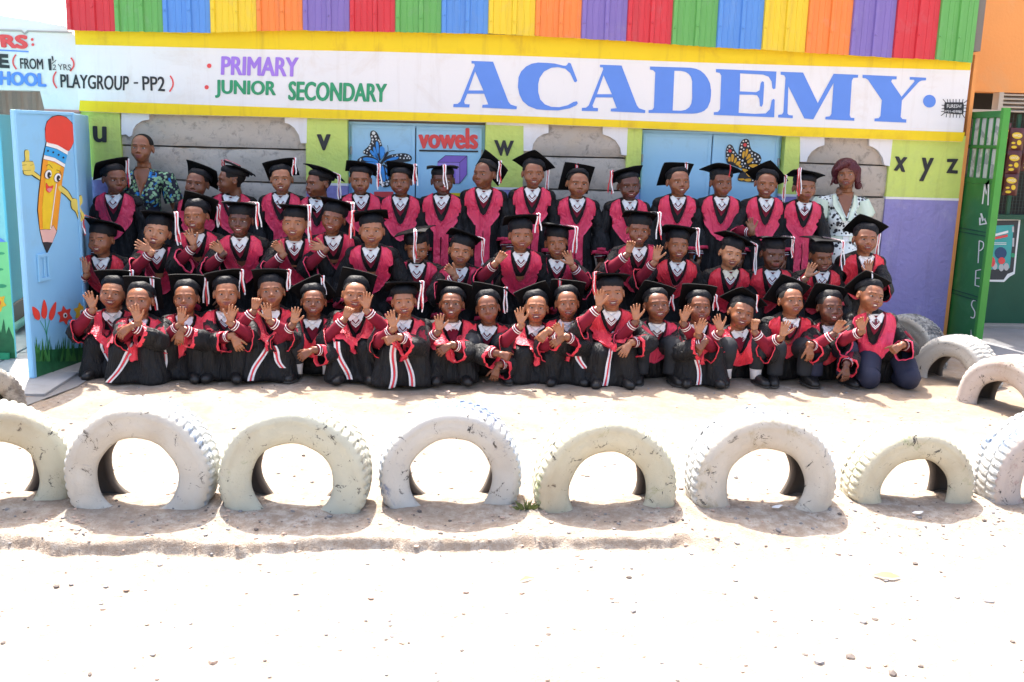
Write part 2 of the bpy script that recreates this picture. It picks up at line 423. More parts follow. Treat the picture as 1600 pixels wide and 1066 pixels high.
TW = [tyre_material('tyre_paint_%d' % i, *a, i+1) for i, a in enumerate([
    ((.62, .61, .58), (.30, .36, .50), .33), ((.61, .62, .53), (.40, .46, .26), .34), ((.62, .62, .61), (.16, .22, .38), .35),
    ((.62, .60, .48), (.46, .46, .24), .36), ((.63, .60, .55), (.55, .47, .32), .40), ((.62, .59, .47), (.40, .44, .24), .37),
    ((.38, .38, .37), (.15, .15, .15), .48), ((.58, .57, .54), (.5, .46, .38), .34), ((.56, .50, .48), (.46, .28, .26), .40)])]
TB = [tyre_material('tread_paint_%d' % i, *a, i+31) for i, a in enumerate([
    ((.54, .57, .60), (.24, .34, .52), .42), ((.60, .61, .53), (.42, .50, .28), .36), ((.52, .57, .64), (.14, .24, .46), .44),
    ((.60, .59, .48), (.44, .48, .24), .38), ((.58, .61, .64), (.08, .09, .12), .40), ((.61, .60, .50), (.44, .46, .30), .36)])]
tyre(-26, 803, .308, .22, .165, .125, TW[3], TB[1], 1, 'cream tyre with green flecks beside the blue-treaded tyre, open to the pavement', yaw=.5)
tyre(215, 800, .304, .23, .163, .145, TW[0], TB[0], 2, 'white tyre with blue-grey worn tread next to the cream tyre by the pavement')
tyre(458, 803, .314, .23, .168, .130, TW[1], TB[1], 3, 'white and pale green tyre between two blue-treaded tyres', yaw=-.05)
tyre(704, 796, .306, .23, .176, .130, TW[2], TB[2], 4, 'white tyre with blue tread next to the small grass tuft')
tyre(948, 803, .306, .22, .166, .100, TW[3], TB[3], 5, 'cream tyre with green tread touching the grass tuft', yaw=.03)
tyre(1195, 803, .318, .24, .170, .115, TW[4], TB[4], 6, 'large cream tyre with chunky worn tread before a white paper scrap')
tyre(1430, 793, .282, .21, .152, .065, TW[5], TB[5], 7, 'small cream and green tyre sunk low at the foot')
tyre(1650, 795, .302, .22, .163, .11, TW[8], TB[0], 8, 'pale pinkish tyre with faint blue specks ending the long row')
tyre(0, 0, .27, .18, .150, .05, TW[6], TW[6], 9, 'grey tyre at the edge of the pavement in front of the gates', yaw=.95, pos=(-2.46, 5.25))
tyre(0, 0, .30, .20, .160, .06, TW[7], TW[6], 10, 'worn grey tyre against the purple wall', yaw=-1.05, pos=(3.46, 7.02))
tyre(0, 0, .29, .24, .150, .03, TW[7], TW[7], 11, 'clean white wide tyre between the grey and the pinkish tyres', yaw=-1.0, pos=(3.53, 6.42))
tyre(0, 0, .305, .25, .155, .03, TW[8], TW[8], 12, 'wide pinkish white tyre facing the green shop door', yaw=-1.05, pos=(3.50, 5.70))
# ================================================================== SCHOOL BUILDING
school = tag(empty('school_building', (0.7, W, 0)), 'school front with rainbow metal cladding, ACADEMY sign, blue doors and lime pillars', 'building')
WP = Plane((0, W, 0), (0, -1, 0))
BP = Plane((0, W-.035, 0), (0, -1, 0))
PAINT_W = mat('white_wall_paint', (.80, .785, .78), .75, .03, 2, .25, 30, .3, .004, stain=(.62, .52, .43), stain_amt=.4, stain_scale=2.2, streak=(.50, .43, .36), streak_amt=.28)
PAINT_Y = mat('yellow_wall_paint', (.85, .62, .02), .7, .07, 4, .3, 26, .3, .004, stain=(.62, .36, .03), stain_amt=.5, stain_scale=3.5, streak=(.45, .26, .05), streak_amt=.5)
PAINT_L = mat('lime_wall_paint', (.60, .71, .17), .7, .12, 3, .8, 24, .35, .012, stain=(.50, .58, .2), stain_amt=.5, streak=(.36, .40, .12), streak_amt=.5)
PAINT_P = mat('purple_wall_paint', (.30, .27, .56), .7, .12, 3, .9, 22, .35, .014, stain=(.44, .42, .60), stain_amt=.5, streak=(.20, .18, .36), streak_amt=.6)
PAINT_O = mat('orange_wall_paint', (.80, .33, .10), .75, .06, 3, .5, 40, .3, .005, stain=(.62, .38, .2), stain_amt=.3, stain_scale=2)
BLUE_L = mat('sign_blue', (.12, .26, .72), .6, .06, 8, .2, 60, .3, .002)
RED_L = mat('sign_red', (.78, .08, .08), .6, .1, 8, .2, 60)
BLACK_L = mat('sign_black', (.03, .03, .034), .6, .2, 8, .2, 60)
PURP_L = mat('sign_purple', (.36, .20, .72), .6, .1, 8, .2, 60)
GREEN_L = mat('sign_green', (.03, .30, .14), .55, .35, 14, .2, 60)
WHITE_L = mat('sign_white', (.82, .82, .80), .6, .05)

def stone_material():
    m, nt, p, vec = base('dressed_stone')
    n1 = noise(nt, vec, 2.2, 6, .6, .5); n2 = noise(nt, vec, 14, 9, .75, .4)
    c = mixc(nt, n1, (.46, .39, .32), (.60, .53, .455))
    r = ramp(nt, .56, .72); nt.links.new(noise(nt, vec, 5, 8, .7, .7), r.inputs[0]); c = mixc(nt, r.outputs[0], c, (.55, .46, .36))
    r = ramp(nt, .30, .48); nt.links.new(n2, r.inputs[0]); c = mixc(nt, r.outputs[0], (.25, .22, .195), c)
    nt.links.new(c, p.inputs['Base Color']); p.inputs['Roughness'].default_value = .95; p.inputs['Specular IOR Level'].default_value = .15
    bumpit(nt, p, n2, .8, .012)
    return m
STONE = stone_material()
# core of the wall behind everything
X0, X1 = -2.73, 4.19
mb = MB(); mb.box((X0, W+.12, 0), (X1, W+.35, 2.80)); mb.build('wall', mat('mortar_core', (.2, .18, .16), .95), school)

def px_x(px, py, Y=W): return aty(px, py, Y)[0]
def px_z(px, py, Y=W): return aty(px, py, Y)[2]
ZB = 1.64                                   # underside of the painted beam
# painted plaster pillars
def pillar(x0, x1, zt=None):
    t = []
    zl, zr = 1.165, 1.165
    for nm, z0, z1, mt, d in (('upper_plaster', 1.172, ZB+.03, PAINT_L, 0), ('painted_line', 1.153, 1.172, PAINT_W, .002), ('lower_plaster', 0, 1.153, PAINT_P, 0)):
        b = MB(); n = max(2, int((x1-x0)/.06)); k = max(1, int((z1-z0)/.06))
        # slightly uneven front face
        V = []; 
        for j in range(k+1):
            for i in range(n+1):
                x = x0+(x1-x0)*i/n; z = z0+(z1-z0)*j/k
                V.append((x, W-d+.004*float(vn1(np.array(x*5), np.array(z*5))), z))
        F = [(j*(n+1)+i, j*(n+1)+i+1, (j+1)*(n+1)+i+1, (j+1)*(n+1)+i) for j in range(k) for i in range(n)]
        b.add(V, F)
        b.add([(x0, W-d, z0), (x0, W+.13, z0), (x0, W+.13, z1), (x0, W-d, z1)], [(0, 3, 2, 1)])
        b.add([(x1, W-d, z0), (x1, W+.13, z0), (x1, W+.13, z1), (x1, W-d, z1)], [(0, 1, 2, 3)])
        b.build(nm, mt, school, smooth=False)
XP = [px_x(a, 240) for a in (131, 190, 478, 543, 758, 818, 979, 1002, 1226, 1250, 1391, 1504)]
XP[0] = X0; XP[-1] = X1
for a, b in ((0, 1), (2, 3), (4, 5), (6, 7), (8, 9), (10, 11)): pillar(XP[a], XP[b])
# bare stone courses between the pillars
rs = random.Random(5)
def stone_panel(x0, x1):
    z = 0.0
    edges = [0, .14, .40, .655, .91, 1.165, 1.42, ZB+.03]
    for a, b in zip(edges[:-1], edges[1:]):
        n = max(4, int((x1-x0)/.045)); k = 5; mb = MB()
        dz = .006
        V = []
        off = rs.uniform(-.006, .006); sd = rs.uniform(0, 50)
        for j in range(k+1):
            for i in range(n+1):
                x = x0+(x1-x0)*i/n; zz = a+dz+(b-a-2*dz)*j/k
                ed = min(j, k-j)
                y = W+.022+off + .018*float(vn2(np.array(x*7+sd), np.array(zz*9))) + .018*float(vn3(np.array(x*19+sd), np.array(zz*21))) + (.012 if ed == 0 else 0)
                V.append((x, y, zz+(.004*float(vn1(np.array(x*6+sd), np.array(j*1.0))) if ed == 0 else 0)))
        mb.add(V, [(j*(n+1)+i, j*(n+1)+i+1, (j+1)*(n+1)+i+1, (j+1)*(n+1)+i) for j in range(k) for i in range(n)])
        # top, bottom closing into the joint
        t = [(x0, W+.12, b-dz), (x1, W+.12, b-dz), (x0, W+.12, a+dz), (x1, W+.12, a+dz)]
        mb.add([V[k*(n+1)], V[k*(n+1)+n], t[1], t[0]], [(0, 1, 2, 3)]); mb.add([V[0], V[n], t[3], t[2]], [(3, 2, 1, 0)])
        mb.build('stone_block', STONE, school, smooth=True)
for a, b in ((1, 2), (5, 6), (9, 10)): stone_panel(XP[a]-.002, XP[b]+.002)
# white scalloped plaster corners
def spandrel(pts):
    decal('plaster_corner', [pts], WP, PAINT_W, .004, school, .08)
spandrel([(190, 170), (233, 172), (233, 187), (222, 189), (213, 195), (208, 203), (206, 212), (202, 214), (197, 210), (190, 211)])
spandrel([(445, 176), (480, 178), (479, 224), (470, 224), (467, 211), (460, 200), (452, 194), (445, 192)])
spandrel([(818, 188), (857, 190), (857, 208), (848, 210), (839, 216), (833, 225), (831, 236), (818, 236)])
spandrel([(942, 194), (981, 196), (979, 243), (971, 242), (969, 231), (962, 220), (953, 214), (942, 210)])
spandrel([(1250, 208), (1288, 209), (1288, 227), (1278, 230), (1268, 237), (1262, 246), (1260, 253), (1250, 253)])
spandrel([(1358, 212), (1395, 213), (1390, 260), (1382, 258), (1379, 247), (1372, 236), (1364, 230), (1358, 228)])
decal('white_strip', [[(760, 190), (823, 192), (822, 197), (760, 195)]], WP, PAINT_W, .005, school, .004)

# beam with the sign
beam = decal('sign_beam', [[(116, 40), (600, 40), (1520, 82), (1503, 222), (1228, 213), (1100, 205), (800, 192.5), (760, 191.5), (540, 186.5), (401, 182.5), (230, 178.5), (123, 174)]], BP, PAINT_W, 0, school, .16)
decal('yellow_band', [[(116, 41), (600, 41), (1519, 83), (1516, 110), (1300, 104), (1100, 98), (800, 87), (600, 81), (401, 77), (118, 70)]], BP, PAINT_Y, .002, school)
decal('yellow_band', [[(125, 157), (401, 167), (600, 174), (800, 181), (1100, 193), (1508, 207), (1503.3, 221.7), (1228, 212.7), (1100, 204.7), (800, 192.2), (760, 191.2), (540, 186.2), (401, 182.2), (230, 178.2), (123.3, 173.7)]], BP, PAINT_Y, .002, school)
mb = MB(); mb.box((X1, W+.0, 0), (X1+.03, W+.36, 2.3)); mb.build('corner_edge', PAINT_O, school)

# ACADEMY
def z1(l): return [(700+x/3.902, 80+y/3.902) for x, y in l]
def z2(l): return [(1090+x/3.721, 90+y/3.721) for x, y in l]
A = [(143,60),(275,65),(368,308),(382,326),(420,338),(418,355),(208,345),(210,328),(245,325),(220,260),(118,260),(98,308),(103,323),(132,325),(130,344),(32,342),(33,323),(58,322),(75,308),(163,88),(160,77),(143,76)]
Ah = [(165,125),(215,240),(125,240)]
sh = lambda l, dx, dy: [(x+dx, y+dy) for x, y in l]
Cc = [(735,70),(748,75),(788,180),(780,190),(770,188),(745,135),(715,108),(670,98),(630,102),(585,125),(558,165),(550,200),(550,250),(562,295),(590,325),(630,340),(680,342),(730,330),(765,310),(785,306),(792,318),(780,332),(740,350),(670,362),(600,360),(540,355),(490,335),(455,305),(435,265),(426,220),(430,160),(445,125),(475,95),(510,77),(550,70),(600,72),(650,76),(700,88),(715,90),(725,85)]
D = [(1015.5,104.1),(1079.3,106.1),(1088,107.8),(1094.7,110.8),(1100.7,116),(1105.5,122.5),(1109.3,130.3),(1111,141),(1110.8,150),(1109.5,159),(1105.5,168.3),(1100.7,173),(1095.4,175.6),(1089,177.3),(1081.9,177.9),(1013.2,176.6),(1013.2,172.3),(1019,171.7),(1021.6,168.4),(1023.7,113.3),(1020.3,110),(1015.7,109)]
Dh = [(1380,120),(1420,121),(1446,127),(1468,140),(1481,158),(1488,185),(1488,290),(1483,320),(1470,343),(1448,358),(1420,364),(1369,362)]
Ee = [(106,67),(458,82),(452,180),(440,185),(433,175),(430,140),(412,112),(380,100),(330,97),(247,93),(245,197),(340,202),(360,190),(366,150),(375,138),(385,142),(386,165),(380,270),(372,287),(362,283),(358,240),(345,220),(320,217),(243,216),(238,322),(330,328),(395,325),(420,300),(430,250),(440,240),(448,246),(445,348),(93,334),(94,318),(118,316),(130,300),(137,105),(127,90),(106,86)]
Mm = [(482,83),(613,88),(698,265),(790,95),(933,101),(932,117),(905,119),(896,135),(884,335),(890,350),(911,352),(910,368),(742,360),(743,345),(768,342),(777,328),(790,148),(672,360),(620,355),(527,168),(522,325),(530,335),(553,337),(553,353),(467,349),(468,333),(490,331),(498,318),(510,118),(503,104),(482,100)]
Yy = [(958,101),(1157,110),(1156,127),(1130,128),(1125,140),(1185,228),(1260,140),(1258,130),(1232,129),(1233,113),(1328,118),(1327,133),(1300,135),(1285,143),(1187,250),(1180,345),(1190,358),(1213,360),(1212,379),(1027,371),(1028,355),(1052,353),(1062,340),(1070,248),(990,130),(975,121),(958,119)]
for nm, lp in (('letter_a', [z1(A), z1(Ah)]), ('letter_c', [z1(Cc)]), ('letter_a', [z1(sh(A, 783, 23)), z1(sh(Ah, 783, 23))]), ('letter_d', [D, z1(Dh)]), ('letter_e', [z2(Ee)]), ('letter_m', [z2(Mm)]), ('letter_y', [z2(Yy)]), ('full_stop', [circ(1452, 158.3, 10, n=24)])):
    decal(nm, [lp], BP, BLUE_L, .003, school)
# smaller sign writing
T = lambda n, s, q, m, **k: text(n, s, q, BP, m, .003, school, **k)
T('sign_writing', 'PRIMARY', [(346, 88), (467, 90), (466, 120), (345, 117)], PURP_L, bold=.035)
T('sign_writing', 'JUNIOR', [(336, 124.5), (432, 127), (431, 156), (336, 153)], GREEN_L, bold=.035)
T('sign_writing', 'SECONDARY', [(451, 127), (605, 131), (604, 160), (450, 157)], GREEN_L, bold=.035)
decal('sign_bullet', [circ(327, 103, 3.6)], BP, RED_L, .003, school); decal('sign_bullet', [circ(323, 136.5, 3.4)], BP, RED_L, .003, school)
T('sign_writing', 'RS', [(-1, 54), (44, 55), (44, 77), (2, 74.5)], RED_L, bold=.05)
decal('sign_writing', [circ(50.5, 62, 2.3), circ(51.5, 70, 2.3)], BP, RED_L, .003, school)
decal('sign_writing', [[(-10, 77), (45, 80), (45, 82), (-10, 79)]], BP, BLUE_L, .003, school)
decal('sign_writing', [[(-4, 84), (13, 85), (13, 91), (3, 90.5), (3, 93), (13, 94), (14, 99), (3, 98.5), (3, 101), (15, 102), (15.5, 107), (-4, 106)]], BP, BLACK_L, .003, school)
def paren(x, y, h, s): return stroke(smooth_loop([(x+s*4, y-h/2), (x, y-h*.2), (x, y+h*.15), (x+s*5, y+h/2)], 5, False), 2.4)
for pr_ in (paren(21, 97, 23, 1), paren(115, 101, 21, -1), paren(84, 125, 26, 1), paren(270, 131, 25, -1)): decal('sign_writing', [pr_], BP, RED_L, .003, school)
T('sign_writing', 'FROM', [(31, 91), (67, 92), (68, 109), (32, 107.5)], BLACK_L, bold=.02)
T('sign_writing', '1', [(75, 92), (80, 92), (81, 110), (77, 110)], BLACK_L, bold=.02)
T('sign_writing', '1', [(80.5, 88), (83, 88), (84, 95), (82, 95)], BLACK_L)
T('sign_writing', '2', [(83, 101), (88, 101), (88, 109.5), (82, 109.5)], BLACK_L, bold=.01)
decal('sign_writing', [stroke([(81, 100), (88, 94)], 1)], BP, BLACK_L, .003, school)
T('sign_writing', 'YRS', [(90, 100), (111, 101), (112, 110.5), (91, 109.5)], BLACK_L, bold=.01)
T('sign_writing', 'HOOL', [(-1, 111), (72, 115), (73, 136), (-1, 133)], BLUE_L, bold=.04)
T('sign_writing', 'PLAYGROUP', [(94, 116), (202, 119), (201, 142), (95, 137)], BLACK_L, bold=.02)
decal('sign_writing', [[(209, 128.5), (216, 128.5), (216, 131), (209, 131)]], BP, BLACK_L, .003, school)
T('sign_writing', 'PP2', [(222, 119), (258, 120), (258, 143), (223, 141)], BLACK_L, bold=.02)
# painter's badge
sp = [stroke([a, b], 1.1) for a, b in (((1473,155),(1477,160)),((1480,155),(1480.5,160)),((1484,155),(1484.5,160)),((1489,155),(1489,160)),((1493.5,155),(1493.5,160)),((1499,155),(1498.5,160)),((1504.5,155),(1503.5,160)),((1511,157),(1506,161)),((1471,164.5),(1477,165)),((1471,170),(1477,170)),((1470,174.5),(1477,174.5)),((1470,181),(1476,176.5)),((1478,183.5),(1479,178)),((1484,184),(1484.5,178)),((1489,184),(1489.5,178)),((1494,184),(1495,178)),((1499,184.5),(1500,178)),((1507,184.5),(1503,178)),((1510,164.5),(1505,165)),((1510,169),(1505,169)),((1510,174.5),(1504,174.5)))]
decal('badge', [[(1476, 160), (1505, 160), (1506, 165), (1505, 178), (1499, 179), (1475, 177), (1475, 165)]] + sp, BP, BLACK_L, .003, school)
T('badge_writing', 'FURESHI', [(1479, 163), (1502, 163.5), (1501, 168.5), (1479, 169)], WHITE_L, bold=.02).location.y -= .002
T('badge_writing', '0721-459986', [(1475.5, 172.5), (1503, 172.5), (1502, 177), (1475.5, 175.5)], WHITE_L, bold=.01).location.y -= .002
# alphabet on the pillars
def TW_(s, q): text('wall_letter', s, q, WP, BLACK_L, .005, school, bold=.012 if s == 'w' else .03)
TW_('u', [(145, 197), (167, 198), (167, 223), (146, 222)])
TW_('v', [(495, 210), (517, 210), (516, 235), (496, 235)])
TW_('w', [(772, 219), (803, 220), (800, 244), (775, 243)])
TW_('x', [(1398, 244.5), (1418, 246), (1414, 269), (1396, 266.5)])
TW_('y', [(1440, 246.5), (1459, 247), (1456, 284), (1435, 283)])
TW_('z', [(1479, 248.5), (1497, 248.5), (1496, 271.5), (1478, 270.5)])

# rainbow cladding, one sheet per colour
xs = [105, 180, 255, 329, 401, 473, 546, 617, 689, 762, 835, 907, 978, 1048, 1118, 1189, 1257, 1326, 1393, 1460, 1519]
yb = [47, 49, 50, 51, 48.5, 47, 49, 50, 51.5, 52.5, 56, 60, 64, 69, 74, 77, 82, 86, 90, 93, 98]
cols = [('red', (.62, .035, .05)), ('green', (.13, .40, .10)), ('blue', (.10, .28, .68)), ('yellow', (.80, .58, .03)), ('orange', (.85, .24, .05)), ('purple', (.22, .16, .46))]
CY = W-.09
for i in range(20):
    cn, cc = cols[i % 6]
    mt = mat('cladding_'+cn, cc, .42, .06, 3, .12, 14, .45, .003, stain=tuple(np.array(cc)*.75+.1), stain_amt=.6, stain_scale=5, streak=tuple(np.array(cc)*.45+.05), streak_amt=.45)
    b0 = aty(xs[i], yb[i], CY); b1 = aty(xs[i+1], yb[i+1], CY); wd = b1[0]-b0[0]
    pr = []                                  # trapezoid ribs at the left edge and the middle, small pencil ribs between
    for c0 in (0, .5):
        pr += [(c0+.0, .0), (c0+.02, -.020), (c0+.10, -.020), (c0+.125, 0), (c0+.24, 0), (c0+.25, -.004), (c0+.27, -.004), (c0+.28, 0), (c0+.37, 0), (c0+.38, -.004), (c0+.40, -.004), (c0+.41, 0)]
    pr.append((1.0, 0)); n = len(pr); zt = 2.86
    V = []
    for z_ in (0, 1):
        for u, d in pr:
            zb = b0[2]+(b1[2]-b0[2])*u - .004*rs.random()
            V.append((b0[0]+wd*u+(0.001 if u == 0 else 0), CY+d, zb if z_ == 0 else zt))
    sht = mesh_obj('cladding_sheet', V, [(j, j+1, n+j+1, n+j) for j in range(n-1)], mt, school)
    md = sht.modifiers.new('thick', 'SOLIDIFY'); md.thickness = .0015; md.offset = -1
    for u in (.06, .56):
        zz = 2.42+rs.uniform(-.02, .02); x = b0[0]+wd*u; sc = MB()
        v, f = loft([(x, CY-.021, zz), (x, CY-.025, zz), (x, CY-.028, zz), (x, CY-.030, zz)], [.009, .009, .006, .002], 8); sc.add(v, f)
        sc.build('screw', mt, sht)
mb = MB(); mb.box((X0-.02, CY+.02, 2.32), (X1, W+.12, 2.84)); mb.build('upper_wall', mat('mortar_core', (.2, .18, .16)), school)

# ------------------------------------------------------------------ doors
DBLUE = mat('door_blue', (.35, .64, .86), .38, .06, 3, .15, 18, .5, .004, stain=(.24, .36, .44), stain_amt=.35, stain_scale=4)
STEEL = mat('galvanised', (.35, .38, .40), .5, .2, 20)
DY = W+.075
DP = Plane((0, DY, 0), (0, -1, 0))
def door(x0, x1, split, zt):
    d = MB()
    d.box((x0+.001, DY+.02, 0), (x0+.035, W+.118, zt)); d.box((x1-.035, DY+.02, 0), (x1-.001, W+.118, zt)); d.box((x0+.035, DY+.02, zt-.035), (x1-.035, W+.118, zt))
    fr = d.build('door_frame', DBLUE, school)
    for a, b in ((x0+.022, split-.004), (split+.004, x1-.022)):
        l = MB(); l.box((a, DY, .03), (b, DY+.03, zt-.02))
        lf = l.build('door_leaf', DBLUE, school, bevel=.004)
        e = MB()
        for q in ((a+.002, a+.03), (b-.03, b-.002)): e.box((q[0], DY-.005, .04), (q[1], DY, zt-.03))
        e.box((a+.03, DY-.005, zt-.05), (b-.03, DY, zt-.03)); e.build('leaf_edge', DBLUE, lf, bevel=.002)
        hx = a-.012 if a < split-.3 and b <= split else b+.0
    for hx in (x0+.022, x1-.022):
        for hz in (zt-.25, .4):
            h = MB(); v, f = loft([(hx, DY-.008, hz), (hx, DY-.008, hz+.06)], [.009, .009], 8); h.add(v, f); h.build('hinge', STEEL, school, smooth=False)
door(XP[3], XP[4], px_x(649.5, 230, DY), ZB+.005)
door(XP[7], XP[8], px_x(1112, 240, DY), ZB+.005)
L = [.0065, .0075, .0085, .0095, .0105]
# blue butterfly
def zb_(l): return [(540+x/6.957, 190+y/6.957) for x, y in l]
BFB = mat('butterfly_blue', (.06, .32, .78), .5, .3, 25)
blk = [smooth_loop(zb_(l), 4) for l in (
    [(430,350),(400,290),(395,250),(370,180),(340,120),(305,98),(275,110),(265,150),(275,200),(255,260),(215,300),(190,325),(200,350),(250,370),(320,385),(365,430)],
    [(365,430),(300,385),(240,370),(180,380),(135,410),(130,440),(180,470),(250,500),(330,520),(370,470)],
    [(430,400),(480,365),(560,350),(640,345),(700,365),(722,400),(700,430),(620,445),(520,470),(430,465)],
    [(400,470),(440,480),(500,560),(520,620),(490,690),(440,712),(390,700),(340,640),(325,570),(350,510)])]
decal('butterfly', blk + [smooth_loop(zb_([(455,325),(470,340),(455,365),(420,430),(370,500),(325,530),(360,470),(410,400),(435,345)]), 4), stroke(zb_([(462,325),(462,290),(456,258)]), .7), stroke(zb_([(468,328),(500,318),(533,316)]), .7)], DP, BLACK_L, L[0], school)
pet = [[(330,225),(350,222),(362,270),(360,340),(345,345),(332,290)],[(375,280),(400,272),(425,300),(420,360),(385,410),(372,350)],[(300,285),(318,280),(340,340),(362,420),(350,415),(310,340)],[(265,318),(285,315),(335,370),(355,410),(325,395),(275,345)],
       [(190,400),(230,390),(310,405),(355,435),(290,435),(205,425)],[(215,440),(290,440),(350,440),(350,465),(280,470),(225,460)],[(240,475),(300,475),(355,460),(330,500),(290,500)],
       [(425,440),(450,415),(520,390),(575,385),(560,410),(490,425)],[(395,480),(415,500),(425,570),(435,630),(420,655),(400,630),(392,560)],[(360,510),(385,490),(390,560),(375,600),(358,560)],[(430,500),(455,530),(478,560),(462,575),(440,545)],[(437,580),(462,590),(465,620),(450,630)]]
decal('butterfly', [smooth_loop(zb_(l), 4) for l in pet], DP, BFB, L[1], school)
dots = [(305,127,20),(287,163,11),(325,162,13),(295,197,12),(333,195,9),(290,225,9),(360,205,9),(372,220,9),(380,245,9),(268,262,10),(300,240,7),(262,290,12),(240,310,9),(203,330,10),(232,340,8),(268,368,9),(165,410,10),(160,425,8),(560,365,9),(602,360,9),(650,370,10),(685,378,10),(595,395,9),(635,400,10),(668,398,10),(697,400,10),(540,378,7),(510,372,6),(340,545,9),(345,590,9),(360,630,10),(380,662,15),(410,690,13),(450,680,15),(415,665,9),(465,650,10),(440,655,7)]
decal('butterfly', [circ(540+x/6.957, 190+y/6.957, r/6.957, n=8) for x, y, r in dots], DP, WHITE_L, L[2], school)
# vowels
text('door_writing', 'vowels', [(653.5, 200.5), (747, 200.5), (747, 233), (653.5, 232)], DP, RED_L, L[0], school, bold=.05)
decal('door_writing', [[(655, 234), (747, 235.5), (747, 238), (655, 236.7)]], DP, BLACK_L, L[0], school)
PUR_D = mat('mural_purple', (.26, .14, .55), .5, .15, 12); PUR_2 = mat('mural_purple_light', (.36, .24, .66), .5, .15, 12)
decal('door_mural', [zb_([(1000,440),(1085,368),(1322,372),(1320,575),(1240,674),(1000,674)])], DP, PUR_D, L[0], school)
decal('door_mural', [[zb_([(1003,442),(1240,445),(1240,672),(1003,672)]), zb_([(1060,500),(1195,500),(1195,625),(1060,625)])]], DP, PUR_2, L[1], school)
decal('door_mural', [stroke(zb_(l), .7) for l in ([(1085,370),(1000,440)], [(1240,445),(1320,374)], [(1000,442),(1240,445),(1240,674)], [(1085,370),(1320,373),(1319,575),(1240,674)])], DP, BLACK_L, L[2], school)
decal('door_mural', [zb_([(310,762),(520,762),(520,1000),(310,1000)])], DP, RED_L, L[0], school)
decal('door_mural', [zb_([(1100,775),(1310,778),(1250,870),(1290,1000),(1100,1000)])], DP, PAINT_Y, L[0], school)
# orange butterfly
def zo(l): return [(1110+x/10.66, 200+y/10.66) for x, y in l]
ORA = mat('butterfly_orange', (.80, .40, .03), .5, .25, 40)
decal('butterfly', [smooth_loop(zo(l), 4) for l in (
    [(265,560),(250,450),(258,350),(285,290),(325,275),(365,300),(400,370),(450,440),(520,500),(600,560),(640,650),(600,700),(400,640),(300,600)],
    [(470,470),(470,360),(490,270),(530,205),(590,180),(640,210),(655,290),(690,370),(760,410),(820,450),(845,520),(820,590),(780,640),(640,620),(560,560)],
    [(620,620),(760,590),(860,600),(880,650),(830,720),(770,790),(640,760)],
    [(450,860),(520,700),(620,650),(720,680),(790,760),(790,880),(700,905),(560,895)])], DP, BLACK_L, L[0], school)
op = [[(290,550),(300,490),(330,490),(330,555)],[(345,550),(345,450),(375,440),(390,480),(370,560)],[(385,570),(410,500),(438,500),(430,550),(405,585)],[(415,600),(450,560),(495,560),(490,600),(450,625)],[(460,625),(500,620),(515,650),(490,665)],
      [(525,480),(535,400),(570,395),(568,440),(550,505)],[(575,450),(590,360),(620,355),(622,410),(590,480)],[(590,520),(630,440),(665,440),(660,490),(610,525)],[(605,560),(660,505),(700,505),(690,550),(630,590)],
      [(635,630),(700,605),(780,615),(790,650),(740,675)],[(740,690),(835,680),(815,735),(770,745)],[(520,685),(600,690),(640,740),(580,745)],[(590,760),(660,758),(680,790),(640,815)],[(455,850),(540,840),(560,860),(510,875)],[(565,855),(660,845),(668,885),(590,890)],[(740,880),(780,870),(780,890)]]
decal('butterfly', [smooth_loop(zo(l), 4) for l in op], DP, ORA, L[1], school)
wd_ = [(313,313,18),(282,352,11),(357,340,10),(275,398,11),(378,405,16),(290,450,16),(413,447,12),(452,485,14),(270,500,10),(482,525,15),(530,545,18),(572,593,15),(522,600,12),(543,640,11),(543,225,14),(588,215,16),(620,255,13),(517,275,13),(625,305,18),(514,325,17),(550,358,12),(502,388,17),(650,375,14),(685,420,15),(493,450,15),(740,445,15),(692,468,12),(787,478,15),(730,515,16),(815,532,17),(762,565,16),(700,575,13),(815,615,16),(830,650,12),(638,668,13),(690,685,12),(660,715,11),(698,740,20),(745,748,11),(705,787,11),(745,790,11),(720,835,18),(700,872,10),(592,665,9)]
decal('butterfly', [circ(1110+x/10.66, 200+y/10.66, r/10.66, n=8) for x, y, r in wd_], DP, WHITE_L, L[2], school)
decal('butterfly', [circ(1110+x/10.66, 200+y/10.66, r/10.66, n=12) for x, y, r in ((571, 283, 30), (322, 383, 27))], DP, RED_L, L[2], school)

# ------------------------------------------------------------------ white lintel wall over the gateway, and the roof behind it
lint = tag(empty('lintel_wall', (-3.2, W, 0)), 'stained white wall over the gateway with red, black and blue writing', 'wall')
decal('wall_face', [[(-140, 16), (0, 24), (60, 33), (103, 41), (106, 48), (118, 56), (122, 100), (124, 173), (69, 171), (62, 142), (-140, 138)]], BP, mat('lintel_white', (.78, .75, .72), .85, .08, 3, .5, 30, .2, .006, stain=(.5, .44, .38), stain_amt=.5, stain_scale=2.6), -.004, lint, .16)
decal('ledge_crack', [[(-60, 44), (34, 47), (38, 52), (43, 47.5), (112, 50), (112, 52), (45, 50), (39, 54), (33, 50), (-60, 47)]], BP, mat('lintel_grey', (.4, .36, .33), .9), .006, lint, .02)  # narrow grey-brown line across the upper lintel face
decal('drip_edge', [[(69, 170.5), (124, 172.5), (124, 176), (70, 174)]], BP, mat('pink_edge', (.55, .25, .22), .8), .004, lint, .10)
nr = tag(empty('neighbour_roof', (-5, 9.5, 2.2)), 'bleached white sheet roof sloping up behind the lintel wall', 'roof')
mb = MB()
